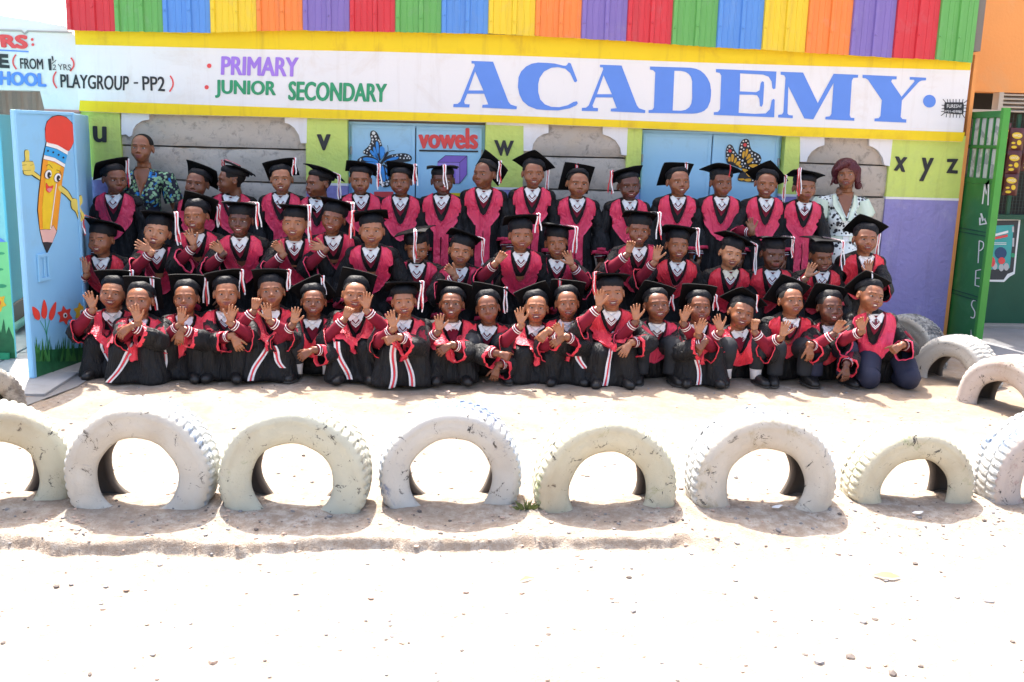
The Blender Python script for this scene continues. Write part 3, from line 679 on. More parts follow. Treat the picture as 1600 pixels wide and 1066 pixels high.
for i in range(24):
    x0 = -8.8+i*.25
    mb.add([(x0, W+.16, 2.10), (x0+.18, W+.16, 2.10), (x0+.20, W+.16, 2.13), (x0+.23, W+.16, 2.13), (x0+.25, W+.16, 2.10), (x0, 12.5, 3.9), (x0+.18, 12.5, 3.9), (x0+.20, 12.5, 3.93), (x0+.23, 12.5, 3.93), (x0+.25, 12.5, 3.9)], [(j, j+1, j+6, j+5) for j in range(4)])
mb.build('roof_sheet', mat('roof_white', (.80, .80, .80), .5, .05), nr)

# ------------------------------------------------------------------ left gates
GBLUE = mat('gate_blue', (.25, .54, .80), .4, .08, 2, .2, 12, .45, .004, stain=(.22, .36, .46), stain_amt=.3)
TURQ = mat('gate_turquoise', (.20, .58, .60), .4, .08, 2, .2, 10, .45, .004)
def leaf_box(name, a, b, z0, z1, th, mt, parent):
    a = np.array(a, float); b = np.array(b, float); t = (b-a)/np.linalg.norm(b-a); n = np.array([t[1], -t[0]])*th
    mb = MB(); mb.obox((a[0], a[1], z0), (b[0]-a[0], b[1]-a[1], 0), (-n[0], -n[1], 0), (0, 0, z1-z0))
    return mb.build(name, mt, parent, bevel=.004)
gate = tag(empty('pencil_gate', (-2.4, 6.4, 0)), 'light blue metal gate leaf painted with a smiling pencil and flowers', 'gate')
ga, gb = (-2.485, 6.11), (-2.345, 6.66)
gdir = np.array([gb[0]-ga[0], gb[1]-ga[1], 0]); gdir /= np.linalg.norm(gdir)
gn = np.array([gdir[1], -gdir[0], 0])                        # faces the yard
GP = Plane((ga[0], ga[1], 0), gn)
leaf_box('leaf', ga, gb, .03, 1.635, .03, GBLUE, gate)
mb = MB()
mb.obox(np.array([ga[0], ga[1], .03])+gn*.001, gdir*.028, gn*.006, (0, 0, 1.605)); mb.obox(np.array([gb[0], gb[1], .03])-gdir*.02+gn*.001, gdir*.02, gn*.006, (0, 0, 1.605)); mb.obox(np.array([ga[0], ga[1], 1.615])+gdir*.028+gn*.001, gdir*.515, gn*.006, (0, 0, .02))
mb.build('leaf_frame', GBLUE, gate, bevel=.002)
leaf_box('wing_panel', (gb[0]+.004, gb[1]+.004), (-2.66, 7.86), .03, 1.63, .03, GBLUE, gate)
def zg(l): return [(x/4.264, 160+y/4.264) for x, y in l]
def zh(l): return [(x/3.807, 380+y/3.807) for x, y in l]
def GD(name, items, mt, lift): decal(name, items, GP, mt, lift, gate)
YEL = mat('pencil_yellow', (.78, .55, .03), .45, .15, 12); YEL2 = mat('pencil_orange', (.80, .33, .03), .45, .1, 12); SKN = mat('pencil_hand', (.70, .58, .12), .45, .15, 15)
PNK = mat('pencil_wood', (.72, .45, .40), .5); CYN = mat('band_blue', (.04, .36, .75), .45); REDP = mat('eraser_red', (.72, .06, .04), .45, .12, 6)
out = [[(305,262),(297,180),(310,130),(345,97),(390,86),(440,100),(480,140),(498,200),(492,260),(470,310),(448,330),(425,436),(412,520),(378,860),(345,940),(310,1006),(280,930),(262,850),(246,720),(252,630),(280,380)],
       [(215,455),(265,492),(262,520),(205,482)], [(380,560),(400,550),(450,590),(485,650),(470,662),(430,620),(388,590)],
       [(160,330),(175,318),(190,330),(193,390),(215,395),(228,440),(210,480),(180,486),(155,475),(150,455),(130,440),(135,400),(163,390)],
       [(470,660),(490,640),(520,655),(525,625),(540,625),(545,665),(530,700),(558,750),(548,785),(525,790),(500,730),(475,705)]]
def grow(l, d):
    P = np.array(l, float); c = P.mean(0); return [tuple(c+(p-c)*(1+d/np.linalg.norm(p-c))) for p in P]
GD('pencil_outline', [smooth_loop(zg(grow(l, 3)), 4) if i != 0 else zg(grow(l, 3)) for i, l in enumerate(out)], BLACK_L, .002)
GD('pencil_eraser', [smooth_loop(zg([(306,262),(299,180),(312,132),(346,100),(390,90),(438,103),(477,142),(494,200),(488,260),(467,306),(448,324),(380,285)]), 4)], REDP, .004)
GD('pencil_band', [zg([(308,264),(380,285),(450,325),(446,350),(375,310),(302,290)]), zg([(290,352),(360,370),(430,412),(427,434),(360,395),(286,378)])], WHITE_L, .004)
GD('pencil_band', [zg([(301,293),(375,313),(445,352),(430,410),(360,368),(290,350)])], CYN, .004)
GD('pencil_band', [circ(x/4.264, 160+y/4.264, 1.6) for x, y in ((314, 323), (349, 333), (385, 350), (417, 368))], BLACK_L, .006)
GD('pencil_body', [zg([(284,380),(360,397),(424,437),(411,520),(376,856),(350,815),(330,848),(300,845),(262,848),(250,720),(255,630)])], YEL2, .004)
GD('pencil_body', [zg([(315,390),(400,425),(360,560),(330,845),(280,845),(275,700),(290,560)])], YEL, .006)
GD('pencil_body', [zg([(372,540),(366,542),(326,845),(332,845)])], WHITE_L, .008)
GD('pencil_wood', [zg([(263,850),(300,847),(332,850),(350,818),(374,860),(345,935),(310,930),(283,932)])], PNK, .004)
GD('pencil_tip', [zg([(281,932),(310,930),(344,936),(310,1004)])], BLACK_L, .006)
GD('pencil_arm', [zg([(217,458),(265,494),(262,517),(207,480)])], SKN, .0045); GD('pencil_arm', [zg([(382,561),(400,553),(448,592),(482,650),(470,658),(430,616),(390,588)])], SKN, .0045)
for l in out[3:]: GD('pencil_hand', [smooth_loop(zg(l), 4)], SKN, .005)
GD('pencil_hand', [stroke(zg(l), .5) for l in ([(138,420),(170,416)], [(165,392),(215,394)], [(150,455),(200,452)], [(215,415),(195,420)], [(520,715),(545,780)], [(510,720),(530,785)])], BLACK_L, .007)
for e in ((313, 480), (375, 502)):
    GD('pencil_eye', [circ(e[0]/4.264, 160+e[1]/4.264, 5.6, 7.6, rot=.3)], BLACK_L, .008)
    GD('pencil_eye', [circ(e[0]/4.264, 160+e[1]/4.264, 5.0, 7.0, rot=.3)], WHITE_L, .0095)
    GD('pencil_eye', [circ((e[0]+4)/4.264, 160+(e[1]+5)/4.264, 2.9, 5)], BLACK_L, .011)
    GD('pencil_eye', [circ((e[0]+10)/4.264, 160+(e[1]+10)/4.264, 1.1)], WHITE_L, .0125)
GD('pencil_mouth', [smooth_loop(zg([(300,535),(320,560),(348,552),(340,580),(322,602),(302,590),(296,560)]), 4)], REDP, .008)
GD('pencil_mouth', [smooth_loop(zg([(304,580),(320,570),(338,575),(322,598)]), 4)], mat('tongue', (.75, .25, .3), .5), .0095)
GD('pencil_brow', [stroke(smooth_loop(zg(l), 4, False), .7) for l in ([(300,425),(320,415),(342,440)], [(368,450),(392,460),(402,485)])], BLACK_L, .008)
# flowers and grass
GD('flower_stem', [stroke(smooth_loop(zh(l), 4, False), .9) for l in ([(235,460),(262,510),(278,560),(285,650)], [(265,440),(270,500),(278,560)], [(292,460),(278,520),(276,560)], [(395,480),(430,530),(443,600)], [(467,470),(450,520),(443,570)])], GREEN_L, .003)
GD('tulip', [smooth_loop(zh(l), 4) for l in ([(187,378),(225,400),(237,440),(225,458),(200,440)], [(258,335),(278,390),(272,440),(255,448),(242,420)], [(330,348),(325,420),(305,458),(288,445),(295,400)])], REDP, .004)
fl = lambda cx, cy, r: [smooth_loop([(cx+r*(1.0 if i % 2 == 0 else .62)*math.cos(i*math.pi/6+.3), cy+r*1.25*(1.0 if i % 2 == 0 else .62)*math.sin(i*math.pi/6+.3)) for i in range(12)], 3)]
GD('flower', fl(383/3.807, 380+430/3.807, 12.3), REDP, .004); GD('flower', fl(478/3.807, 380+408/3.807, 12), mat('flower_yellow', (.80, .45, .03), .5, .2, 30), .004)
GD('flower_heart', [circ(383/3.807, 380+430/3.807, 3.2, 4), circ(482/3.807, 380+411/3.807, 3, 4)], WHITE_L, .006)
GD('flower_heart', [circ(383/3.807, 380+430/3.807, 1.7, 2.3), circ(482/3.807, 380+411/3.807, 1.6, 2.2)], BLACK_L, .008)
GRS = mat('mural_grass', (.02, .13, .05), .5, .5, 18, .1); GRS2 = mat('mural_grass_light', (.06, .24, .06), .5, .4, 18, .1)
rs = random.Random(21)
bl = []; bl2 = []
for i in range(70):
    x = rs.uniform(197, 528); t = rs.uniform(545, 640); lean = rs.uniform(-22, 22); wv = rs.uniform(5, 9)
    (bl if i % 3 else bl2).append(zh([(x-wv, 705), (x+wv, 700), (x+lean*.5+wv*.5, (t+700)/2), (x+lean, t), (x+lean*.5-wv*.5, (t+700)/2)]))
GD('mural_grass', [zh([(196,640),(530,620),(525,735),(209,833)])], GRS, .0028)
for i, b_ in enumerate(bl): pass
tag(decal('grass_blades', bl, GP, GRS, .0036, gate), kind='stuff'); tag(decal('grass_blades', bl2, GP, GRS2, .0044, gate), kind='stuff')
# recessed handle box
HB = MB(); c0 = GP.at(56, 398); c1 = GP.at(78, 437)
px0 = (c0-np.array([ga[0], ga[1], 0]))@gdir; px1 = (c1-np.array([ga[0], ga[1], 0]))@gdir
o0 = np.array([ga[0], ga[1], 0])
for (u0, u1, v0, v1) in ((px0, px1, c1[2], c1[2]+.022), (px0, px1, c0[2]-.022, c0[2]), (px0, px0+.025, c1[2]+.022, c0[2]-.022), (px1-.025, px1, c1[2]+.022, c0[2]-.022)):
    HB.obox(o0+gdir*u0+[0, 0, v0]+gn*.001, gdir*(u1-u0), gn*.012, (0, 0, v1-v0))
HB.obox(o0+gdir*(px0+.06)+[0, 0, c1[2]+.022]+gn*.001, gdir*.02, gn*.007, (0, 0, c0[2]-c1[2]-.044))
HB.build('handle_box', GBLUE, gate, bevel=.002)

# the other leaf, with a painted meadow, and what stands behind the gateway
g2 = tag(empty('meadow_gate', (-3.1, 6.68, 0)), 'green and turquoise metal gate leaf painted with a yellow flower', 'gate')
leaf_box('leaf', (-4.1, 6.72), (-2.815, 6.66), .03, 2.1, .03, TURQ, g2)
n2 = np.array([-.06, -1.285, 0.]); MP = Plane((-2.815, 6.66, 0), n2)
decal('mural_field', [[(-120, 370), (12, 378), (24.5, 562), (-120, 566)]], MP, mat('field_green', (.18, .62, .25), .45, .15, 5), .002, g2)
decal('mural_sky_hill', [[(-60, 372), (-8, 366), (10, 378), (-60, 380)]], MP, BLUE_L, .004, g2)
decal('mural_grass', [[(-120, 530), (-20, 515), (-4, 505), (2, 520), (6, 498), (10, 522), (14, 510), (22, 530), (24.5, 562), (-120, 566)]], MP, GRS, .004, g2)
decal('mural_flower', fl(-1, 473, 12), MP, mat('flower_yellow', (.80, .45, .03)), .004, g2)
decal('mural_flower', [circ(-2, 473, 4, 5)], MP, REDP, .006, g2)
decal('mural_bush', [circ(2, 396, 6, 2), circ(0, 421, 6, 2), circ(2, 447, 9, 3)], MP, GREEN_L, .004, g2)
b = MB(); b.box((-4.1, 6.615, .03), (-2.84, 6.64, .07)); b.build('bottom_rail', GREEN_L, g2)
iw = tag(empty('inner_wall', (-3.4, 8.2, 0)), 'turquoise metal side wall inside the gateway on a concrete plinth', 'wall')
leaf_box('panel', (-3.20, 7.45), (-3.55, 9.8), .22, 1.62, .04, TURQ, iw)
leaf_box('plinth', (-3.18, 7.45), (-3.53, 9.8), 0, .22, .08, mat('plinth_brown', (.28, .22, .17), .9), iw)
pp = MB(); v, f = loft([(-3.12, 7.4, .09), (-3.28, 8.5, .09), (-3.46, 9.8, .09)], [.028]*3, 8); pp.add(v, f)
tag(pp.build('drain_pipe', mat('pipe_green', (.25, .38, .28), .5), None, True), 'pale green pipe lying along the plinth inside the gateway', 'pipe')
ish = tag(empty('inner_shed', (-4, 10, 0)), 'weathered grey corrugated sheet shed beyond the gateway', 'shed')
mb = MB(); n = 60
V = []
for z in (1.25, 2.6):
    for i in range(n*2+1): V.append((-6+i*.035, 10+(.012 if i % 4 < 2 else -.012), z))
k = n*2+1
mb.add(V, [(i, i+1, k+i+1, k+i) for i in range(k-1)]); mb.build('corrugated_sheet', mat('weathered_zinc', (.30, .30, .30), .6, .25, 5, metal=.3), ish)
mb = MB(); mb.box((-6, 10.02, 0), (-1.9, 10.2, 1.25)); mb.build('base_wall', mat('shed_base', (.3, .29, .27), .9), ish)

# ------------------------------------------------------------------ shop on the right
shop = tag(empty('shop', (5.2, 8.4, 0)), 'orange walled shop with louvre vents, wire grille and dark green counter', 'shop')
SY = 8.35
b = MB(); b.box((X1+.032, SY, 2.045), (8, SY+.2, 4.2)); b.build('upper_wall', PAINT_O, shop)
DKG = mat('shop_green', (.012, .085, .045), .5, .25, 5, .15, 20)
b = MB(); b.box((X1+.032, SY+.04, .06), (8, SY+.1, .98)); b.build('counter_front', DKG, shop)
b = MB(); b.box((X1+.032, SY-.06, 0), (8, SY+.3, .06)); b.build('doorstep', mat('step_concrete', (.30, .27, .24), .9), shop, bevel=.01)
b = MB(); b.box((X1+.032, SY+.0, .98), (8, SY+.1, 1.02)); b.build('counter_rail', DKG, shop)
CRM = mat('vent_cream', (.50, .44, .36), .7)
for z in np.linspace(1.885, 2.02, 5):
    b = MB(); b.obox((4.72, SY+.01, z), (3.2, 0, 0), (0, .06, .02), (0, -.004, .012)); b.build('louvre_slat', CRM, shop)
b = MB(); b.box((4.68, SY, 1.87), (4.72, SY+.1, 2.045)); b.box((X1+.032, SY, 1.87), (4.3, SY+.1, 2.045)); b.box((4.3, SY, 1.87), (4.68, SY+.1, 1.90)); b.build('vent_frame', CRM, shop)
b = MB(); b.box((X1+.032, SY+.9, 0), (8, SY+1.0, 4)); b.box((X1+.032, SY+.2, 2.3), (8, SY+.9, 2.4)); b.build('back_wall', mat('shop_back', (.05, .045, .04), .9), shop)
gr = MB()
for i in range(60):
    x = X1+.05+i*.03
    gr.box((x, SY+.075, 1.02), (x+.004, SY+.079, 1.87))
for i in range(28):
    z = 1.02+i*.03
    gr.box((X1+.05, SY+.071, z), (6.1, SY+.075, z+.004))
tag(gr.build('wire_grille', mat('grille_wire', (.04, .06, .05), .6), shop), kind='stuff')
for x in (4.64, 4.9): 
    b = MB(); b.box((x, SY+.05, 1.02), (x+.03, SY+.07, 1.87)); b.build('grille_bar', DKG, shop)
# poster
SP = Plane((0, SY+.04, 0), (0, -1, 0))
post = tag(empty('poster', (4.9, SY+.03, .7)), 'torn teal and black advertising poster on the dark green counter', 'poster')
def zp(l): return [(1460+x/4.443, 320+y/4.443) for x, y in l]
decal('poster_sheet', [zp([(400,95),(598,92),(572,320),(556,480),(520,500),(482,536),(355,533)])], SP, WHITE_L, .004, post)
decal('poster_print', [zp([(420,110),(582,108),(560,310),(545,465),(505,480),(478,520),(365,520),(372,440)])], SP, mat('poster_black', (.04, .045, .05), .5), .006, post)
decal('poster_print', [zp([(405,145),(548,140),(520,440),(380,450)])], SP, mat('poster_teal', (.05, .38, .36), .5, .2, 8), .008, post)
decal('poster_print', [zp([(405,205),(508,178),(508,195),(402,222)]), zp([(402,262),(495,262),(495,266),(402,266)]), zp([(402,272),(495,272),(495,276),(402,276)])], SP, WHITE_L, .010, post)
decal('poster_print', [zp([(408,225),(505,205),(505,222),(408,242)])], SP, RED_L, .010, post)
decal('poster_print', [circ(1460+456/4.443, 320+335/4.443, 9.5, 9.5)], SP, mat('poster_navy', (.02, .07, .16), .5), .010, post)
decal('poster_print', [circ(1460+462/4.443, 320+388/4.443, 5.5)] + [circ(1460+x/4.443, 320+y/4.443, 5, 8) for x, y in ((395, 395),)], SP, RED_L, .012, post)
decal('poster_print', [circ(1460+540/4.443, 320+350/4.443, 3.5)], SP, GREEN_L, .010, post)
decal('poster_print', [circ(1460+x/4.443, 320+y/4.443, 4, 6) for x, y in ((415, 425), (460, 435), (495, 430))] + [zp([(535,150),(548,150),(548,190),(535,190)]), zp([(538,230),(550,230),(548,290),(536,290)])], SP, mat('poster_grey', (.5, .5, .5), .5), .010, post)
# hanging snack packets
BRN = mat('packet_brown', (.10, .02, .015), .3, .2, 20, .3, 30, .5); PY = mat('packet_yellow', (.75, .52, .02), .4)
def packet(px, py, wd, hg, y, lab):
    c = aty(px, py, y); e = empty('snack_packet', (c[0], c[1], c[2])); tag(e, lab, 'snack', 'snack packets hung in the shop window')
    n = 8; V = []
    for j in range(n+1):
        for i in range(n+1):
            u, v = i/n*2-1, j/n*2-1; bulge = .022*(1-u**4)*(1-v**4) + .002*math.sin(9*u+5*v)
            V.append((c[0]+u*wd/2, c[1]-bulge, c[2]+v*hg/2))
    F = [(j*(n+1)+i, j*(n+1)+i+1, (j+1)*(n+1)+i+1, (j+1)*(n+1)+i) for j in range(n) for i in range(n)]
    k = len(V); V += [(x, 2*c[1]-yy+.004, z) for x, yy, z in V]; F += [tuple(q+k for q in f[::-1]) for f in F]
    mesh_obj('bag', V, F, BRN, e, True)
    pl = Plane((0, c[1]-.0235, 0), (0, -1, 0))
    decal('label', [circ(px+1, py-6, 8.2, 5, n=16, rot=.08), circ(px-5, py+5.5, 3.2, 1.6), circ(px-4, py+12, 4.5, 2.2), circ(px+4, py+5, 3.5, 4)], pl, PY, 0, e)
    text('label_writing', 'NWOZI', [(px-5, py-8.3), (px+7, py-8), (px+7, py-4), (px-5, py-4.3)], pl, WHITE_L, .0015, e, bold=.02)
k = 0
for cx, ys in ((1588.5, (218, 253, 288)), (1566, (210, 246, 281)), (1612, (215, 250))):
    for yy in ys:
        packet(cx-(yy-218)*.13, yy, .128, .19, SY-.03-.012*(k % 2)-(.035 if cx == 1588.5 else 0), 'brown snack packet with yellow label in the '+{1588.5: 'full hanging strip', 1566: 'strip half behind the green door', 1612: 'strip farthest from the green door'}[cx]); k += 1
# green shop door standing open
sdr = tag(empty('shop_door', (4.24, 7.5, 0)), 'open green metal shop door lettered M PESA with barred glass top', 'door')
SGR = mat('shopdoor_green', (.022, .18, .04), .42, .2, 4, .2, 16, .45, .004, stain=(.10, .34, .12), stain_amt=.4); SGE = mat('shopdoor_edge', (.06, .30, .045), .45, .15, 6)
dx = X1+.045; zt0 = 1.86; ya, yb_ = 7.46, 8.02
b = MB(); b.box((dx, ya+.03, .03), (dx+.03, yb_, 1.30)); b.build('lower_panel', SGR, sdr, bevel=.003)
b = MB(); b.box((dx-.012, ya-.012, .02), (dx+.045, ya+.03, zt0+.02)); b.build('free_stile', SGE, sdr, bevel=.004)
b = MB(); b.box((dx-.002, yb_-.03, 1.30), (dx+.03, yb_, zt0-.02)); b.box((dx-.002, ya+.03, zt0-.05), (dx+.032, yb_-.03, zt0)); b.box((dx-.002, ya+.03, 1.30), (dx+.032, yb_-.03, 1.345)); b.box((dx-.002, ya+.03, 1.575), (dx+.028, yb_-.03, 1.60)); b.build('upper_frame', SGR, sdr, bevel=.003)
for i in range(4):
    y = ya+.03+(yb_-ya-.06)*(i+1)/5
    b = MB(); b.box((dx-.001, y-.008, 1.345), (dx+.024, y+.008, zt0-.05)); b.build('window_bar', SGR, sdr)
def glass():
    m, nt, p, vec = base('papered_glass')
    r = ramp(nt, .50, .56); nt.links.new(noise(nt, vec, 9, 6, .6, .5), r.inputs[0])
    c = mixc(nt, r.outputs[0], (.55, .56, .55), (.30, .33, .33)); nt.links.new(c, p.inputs['Base Color']); p.inputs['Roughness'].default_value = .25
    return m
b = MB()
for i in range(5):
    y0 = ya+.03+(yb_-ya-.06)*i/5+.009; y1 = ya+.03+(yb_-ya-.06)*(i+1)/5-.009
    for z0, z1_ in ((1.347, 1.573), (1.602, 1.808)):
        b = MB(); b.box((dx+.012, y0, z0), (dx+.016, y1, z1_)); b.build('pane', glass() if i == 0 and z0 < 1.4 else bpy.data.materials['papered_glass'], sdr)
EP = Plane((dx, 0, 0), (-1, 0, 0))
def ze(l): return [(1460+x/4.443, 320+y/4.443) for x, y in l]
def zf(l): return [(1460+x/5.079, 130+y/5.079) for x, y in l]
let = [stroke(zf([(383,960),(403,795),(412,890),(434,770),(427,970)]), 2), stroke(ze([(318,90),(318,138),(362,130),(350,95),(340,115),(325,60)]), 3),
       stroke(ze([(305,405),(313,250)]), 1.7), stroke(smooth_loop(ze([(313,250),(340,262),(340,295),(325,315),(310,318)]), 4, False), 1.7),
       stroke(ze([(325,450),(290,458),(284,560),(314,568)]), 1.7), stroke(ze([(288,510),(316,510)]), 1.5),
       stroke(smooth_loop(ze([(290,665),(268,668),(260,700),(282,745),(275,785),(252,780)]), 4, False), 1.7),
       stroke(ze([(245,945),(255,868),(266,950)]), 1.6), stroke(ze([(249,915),(264,918)]), 1.3)]
decal('door_writing', let, EP, WHITE_L, .002, sdr)
for z in (.93, .90, .42, .39):
    b = MB(); b.box((dx-.004, ya+.032, z), (dx-.0005, yb_-.01, z+.008)); b.build('panel_rib', DKG, sdr)
# ================================================================== PEOPLE: tools
def smin(a, b, k):
    h = np.clip(.5+.5*(b-a)/k, 0, 1); return b+(a-b)*h-k*h*(1-h)
def smax(a, b, k): return -smin(-a, -b, k)
def capsule(P, a, b, ra, rb):
    a = np.asarray(a, np.float32); b = np.asarray(b, np.float32); pa = P-a; ba = b-a
    t = np.clip((pa@ba)/(ba@ba+1e-12), 0, 1)
    return np.sqrt(((pa-t[..., None]*ba)**2).sum(-1))-(ra+(rb-ra)*t)
def ellip(P, c, r):
    q = (P-np.asarray(c, np.float32)); r = np.asarray(r, np.float32)
    k0 = np.sqrt(((q/r)**2).sum(-1)); k1 = np.sqrt(((q/(r*r))**2).sum(-1))+1e-6
    return k0*(k0-1)/k1
def snets(D, lo, h):
    S_ = D < 0; n = np.array(D.shape); cn = tuple(n-1)
    acc = np.zeros(cn+(3,), np.float32); cnt = np.zeros(cn, np.float32)
    quads = []
    idx = None; edges = []
    for ax in range(3):
        sl = lambda lo_, hi_: tuple(slice(lo_, hi_) if i == ax else slice(None) for i in range(3))
        A = D[sl(0, -1)]; B = D[sl(1, None)]; cr = S_[sl(0, -1)] != S_[sl(1, None)]
        t = np.where(cr, A/np.where(cr, A-B, 1), 0).astype(np.float32)
        b, c = (ax+1) % 3, (ax+2) % 3
        for db in (0, 1):
            for dc in (0, 1):
                s = [slice(None)]*3; s[b] = slice(db, n[b]-1+db); s[c] = slice(dc, n[c]-1+dc); s = tuple(s)
                crs = cr[s]
                acc[..., ax] += t[s]*crs; acc[..., b] += db*crs; acc[..., c] += dc*crs; cnt += crs
        edges.append((cr, S_[sl(0, -1)]))
    v = cnt > 0
    idx = -np.ones(cn, np.int64); idx[v] = np.arange(v.sum())
    V = (np.argwhere(v)+acc[v]/cnt[v][:, None])*h+np.asarray(lo)
    for ax in range(3):
        cr, ins = edges[ax]; b, c = (ax+1) % 3, (ax+2) % 3
        e = np.argwhere(cr); ok = (e[:, b] > 0) & (e[:, b] < n[b]-1) & (e[:, c] > 0) & (e[:, c] < n[c]-1); e = e[ok]
        inn = ins[tuple(e.T)]
        def cell(db, dc):
            q = e.copy(); q[:, b] -= db; q[:, c] -= dc; return idx[tuple(q.T)]
        q = np.stack([cell(1, 1), cell(0, 1), cell(0, 0), cell(1, 0)], 1)
        q[~inn] = q[~inn][:, ::-1]
        quads.append(q)
    return V, np.concatenate(quads)
def grid(lo, hi, h):
    ax = [np.arange(lo[i], hi[i]+h, h, dtype=np.float32) for i in range(3)]
    return np.stack(np.meshgrid(*ax, indexing='ij'), -1)
def rot(yaw=0, pitch=0, roll=0):
    return np.array(Matrix.Rotation(R(roll), 3, 'Y') @ Matrix.Rotation(R(yaw), 3, 'Z') @ Matrix.Rotation(R(pitch), 3, 'X'))

# ------------------------------------------------------------------ head templates
ZM = -.058
def head_sdf(P, mouth, fat):
    X = P.copy(); X[..., 0] = np.abs(X[..., 0])
    gap, bend, wd = {'closed': (.0008, .0015, .019), 'smile': (.0100, .0085, .0260), 'open': (.015, .002, .019), 'grin': (.0060, .0090, .0255)}[mouth]
    d = ellip(X, (0, .014, .030), (.0725, .088, .074))
    d = smin(d, ellip(X, (0, -.020, -.026), (.060+fat*.006, .059, .068)), .03)
    d = smin(d, ellip(X, (0, -.050, -.077), (.023, .021, .018)), .03)
    d = smin(d, ellip(X, (.034, -.051, -.034), (.023+fat*.004, .021, .023)), .02)
    d = smin(d, capsule(X, (.012, -.0735, .024), (.040, -.060, .021), .0062, .006), .014)
    d = smax(d, -ellip(X, (.0285, -.085, .002), (.018, .013, .0105)), .010)
    d = smin(d, capsule(X, (0, -.074, .004), (0, -.088, -.024), .0055, .0095), .010)
    d = smin(d, ellip(X, (.0115, -.080, -.029), (.0085, .009, .0070)), .006)
    Q = X.copy(); Q[..., 2] -= bend*np.minimum((X[..., 0]/wd)**2, 2.0)
    d = smin(d, ellip(Q, (0, -.0725, ZM), (.028, .012, .022)), .012)
    lip = np.minimum(ellip(Q, (0, -.0795, ZM+.0045+gap*.35), (wd, .0085, .0050)), ellip(Q, (0, -.0785, ZM-.0055-gap*.65), (wd*.86, .0095, .0062)))
    d = smin(d, lip, .004)
    hole = ellip(Q, (0, -.086, ZM-gap*.15), (wd*.9, .014, gap*.5+.0012))
    d = smax(d, -hole, .002)
    ear = ellip(X, (.0735, .016, -.006), (.0085, .017, .0265)); ear = smax(ear, -ellip(X, (.083, .012, -.004), (.008, .009, .015)), .005)
    d = smin(d, ear, .006)
    d = smin(d, capsule(X, (0, .018, -.055), (0, .032, -.185), .040, .043), .022)
    return d, lip
HEADS = {}
def head_template(mouth, fat):
    h = .0038; lo = np.array([-.090, -.110, -.185]); P = grid(lo, (.090, .112, .112), h)
    d, lip = head_sdf(P, mouth, fat)
    V, F = snets(d, lo, h)
    C = V[F].mean(1)
    dl = head_sdf(C[None].astype(np.float32), mouth, fat)[1][0]
    x, y, z = np.abs(C[:, 0]), C[:, 1], C[:, 2]
    mi = np.zeros(len(F), int)
    mi[(dl < .0025) & (y < -.066)] = 1
    hair = ((z > .070) & (y > -.01)) | ((z > .092) & (y > -.05)) | ((y > -.035) & (z > .012) & (z > .03-.6*(y+.035))) | ((y > .03) & (z > -.055))
    hair &= ~((x > .069) & (z < .026) & (y < .04))
    mi[hair] = 2
    mi[(np.abs(z-(.0240-.22*np.maximum(0, x-.030))) < .0019) & (x > .014) & (x < .045) & (y < -.05)] = 2     # eyebrows
    keep = ~(z > 1)                                  # hidden inside the cap
    # where the skin lies at the eye
    yy = np.linspace(-.11, -.04, 400, dtype=np.float32); L = np.stack([np.full(400, .0285), yy, np.full(400, .001)], -1).astype(np.float32)
    ye = yy[np.argmax(head_sdf(L, mouth, fat)[0] < 0)]
    return V, F, mi, keep, ye
for mo in ('closed', 'smile', 'open', 'grin'):
    for ft in (0, 1): HEADS[(mo, ft)] = head_template(mo, ft)
def uvsphere(c, r, n=10, m=7):
    V = [(c[0], c[1], c[2]+r[2])]
    for j in range(1, m):
        for i in range(n):
            a = 2*math.pi*i/n; b = math.pi*j/m
            V.append((c[0]+r[0]*math.sin(b)*math.cos(a), c[1]+r[1]*math.sin(b)*math.sin(a), c[2]+r[2]*math.cos(b)))
    V.append((c[0], c[1], c[2]-r[2])); k = len(V)-1
    F = [(0, 1+i, 1+(i+1) % n) for i in range(n)]
    for j in range(m-2):
        for i in range(n):
            a = 1+j*n+i; b = 1+j*n+(i+1) % n; F.append((a, a+n, b+n, b))
    F += [(k, 1+(m-2)*n+(i+1) % n, 1+(m-2)*n+i) for i in range(n)]
    return np.array(V), F
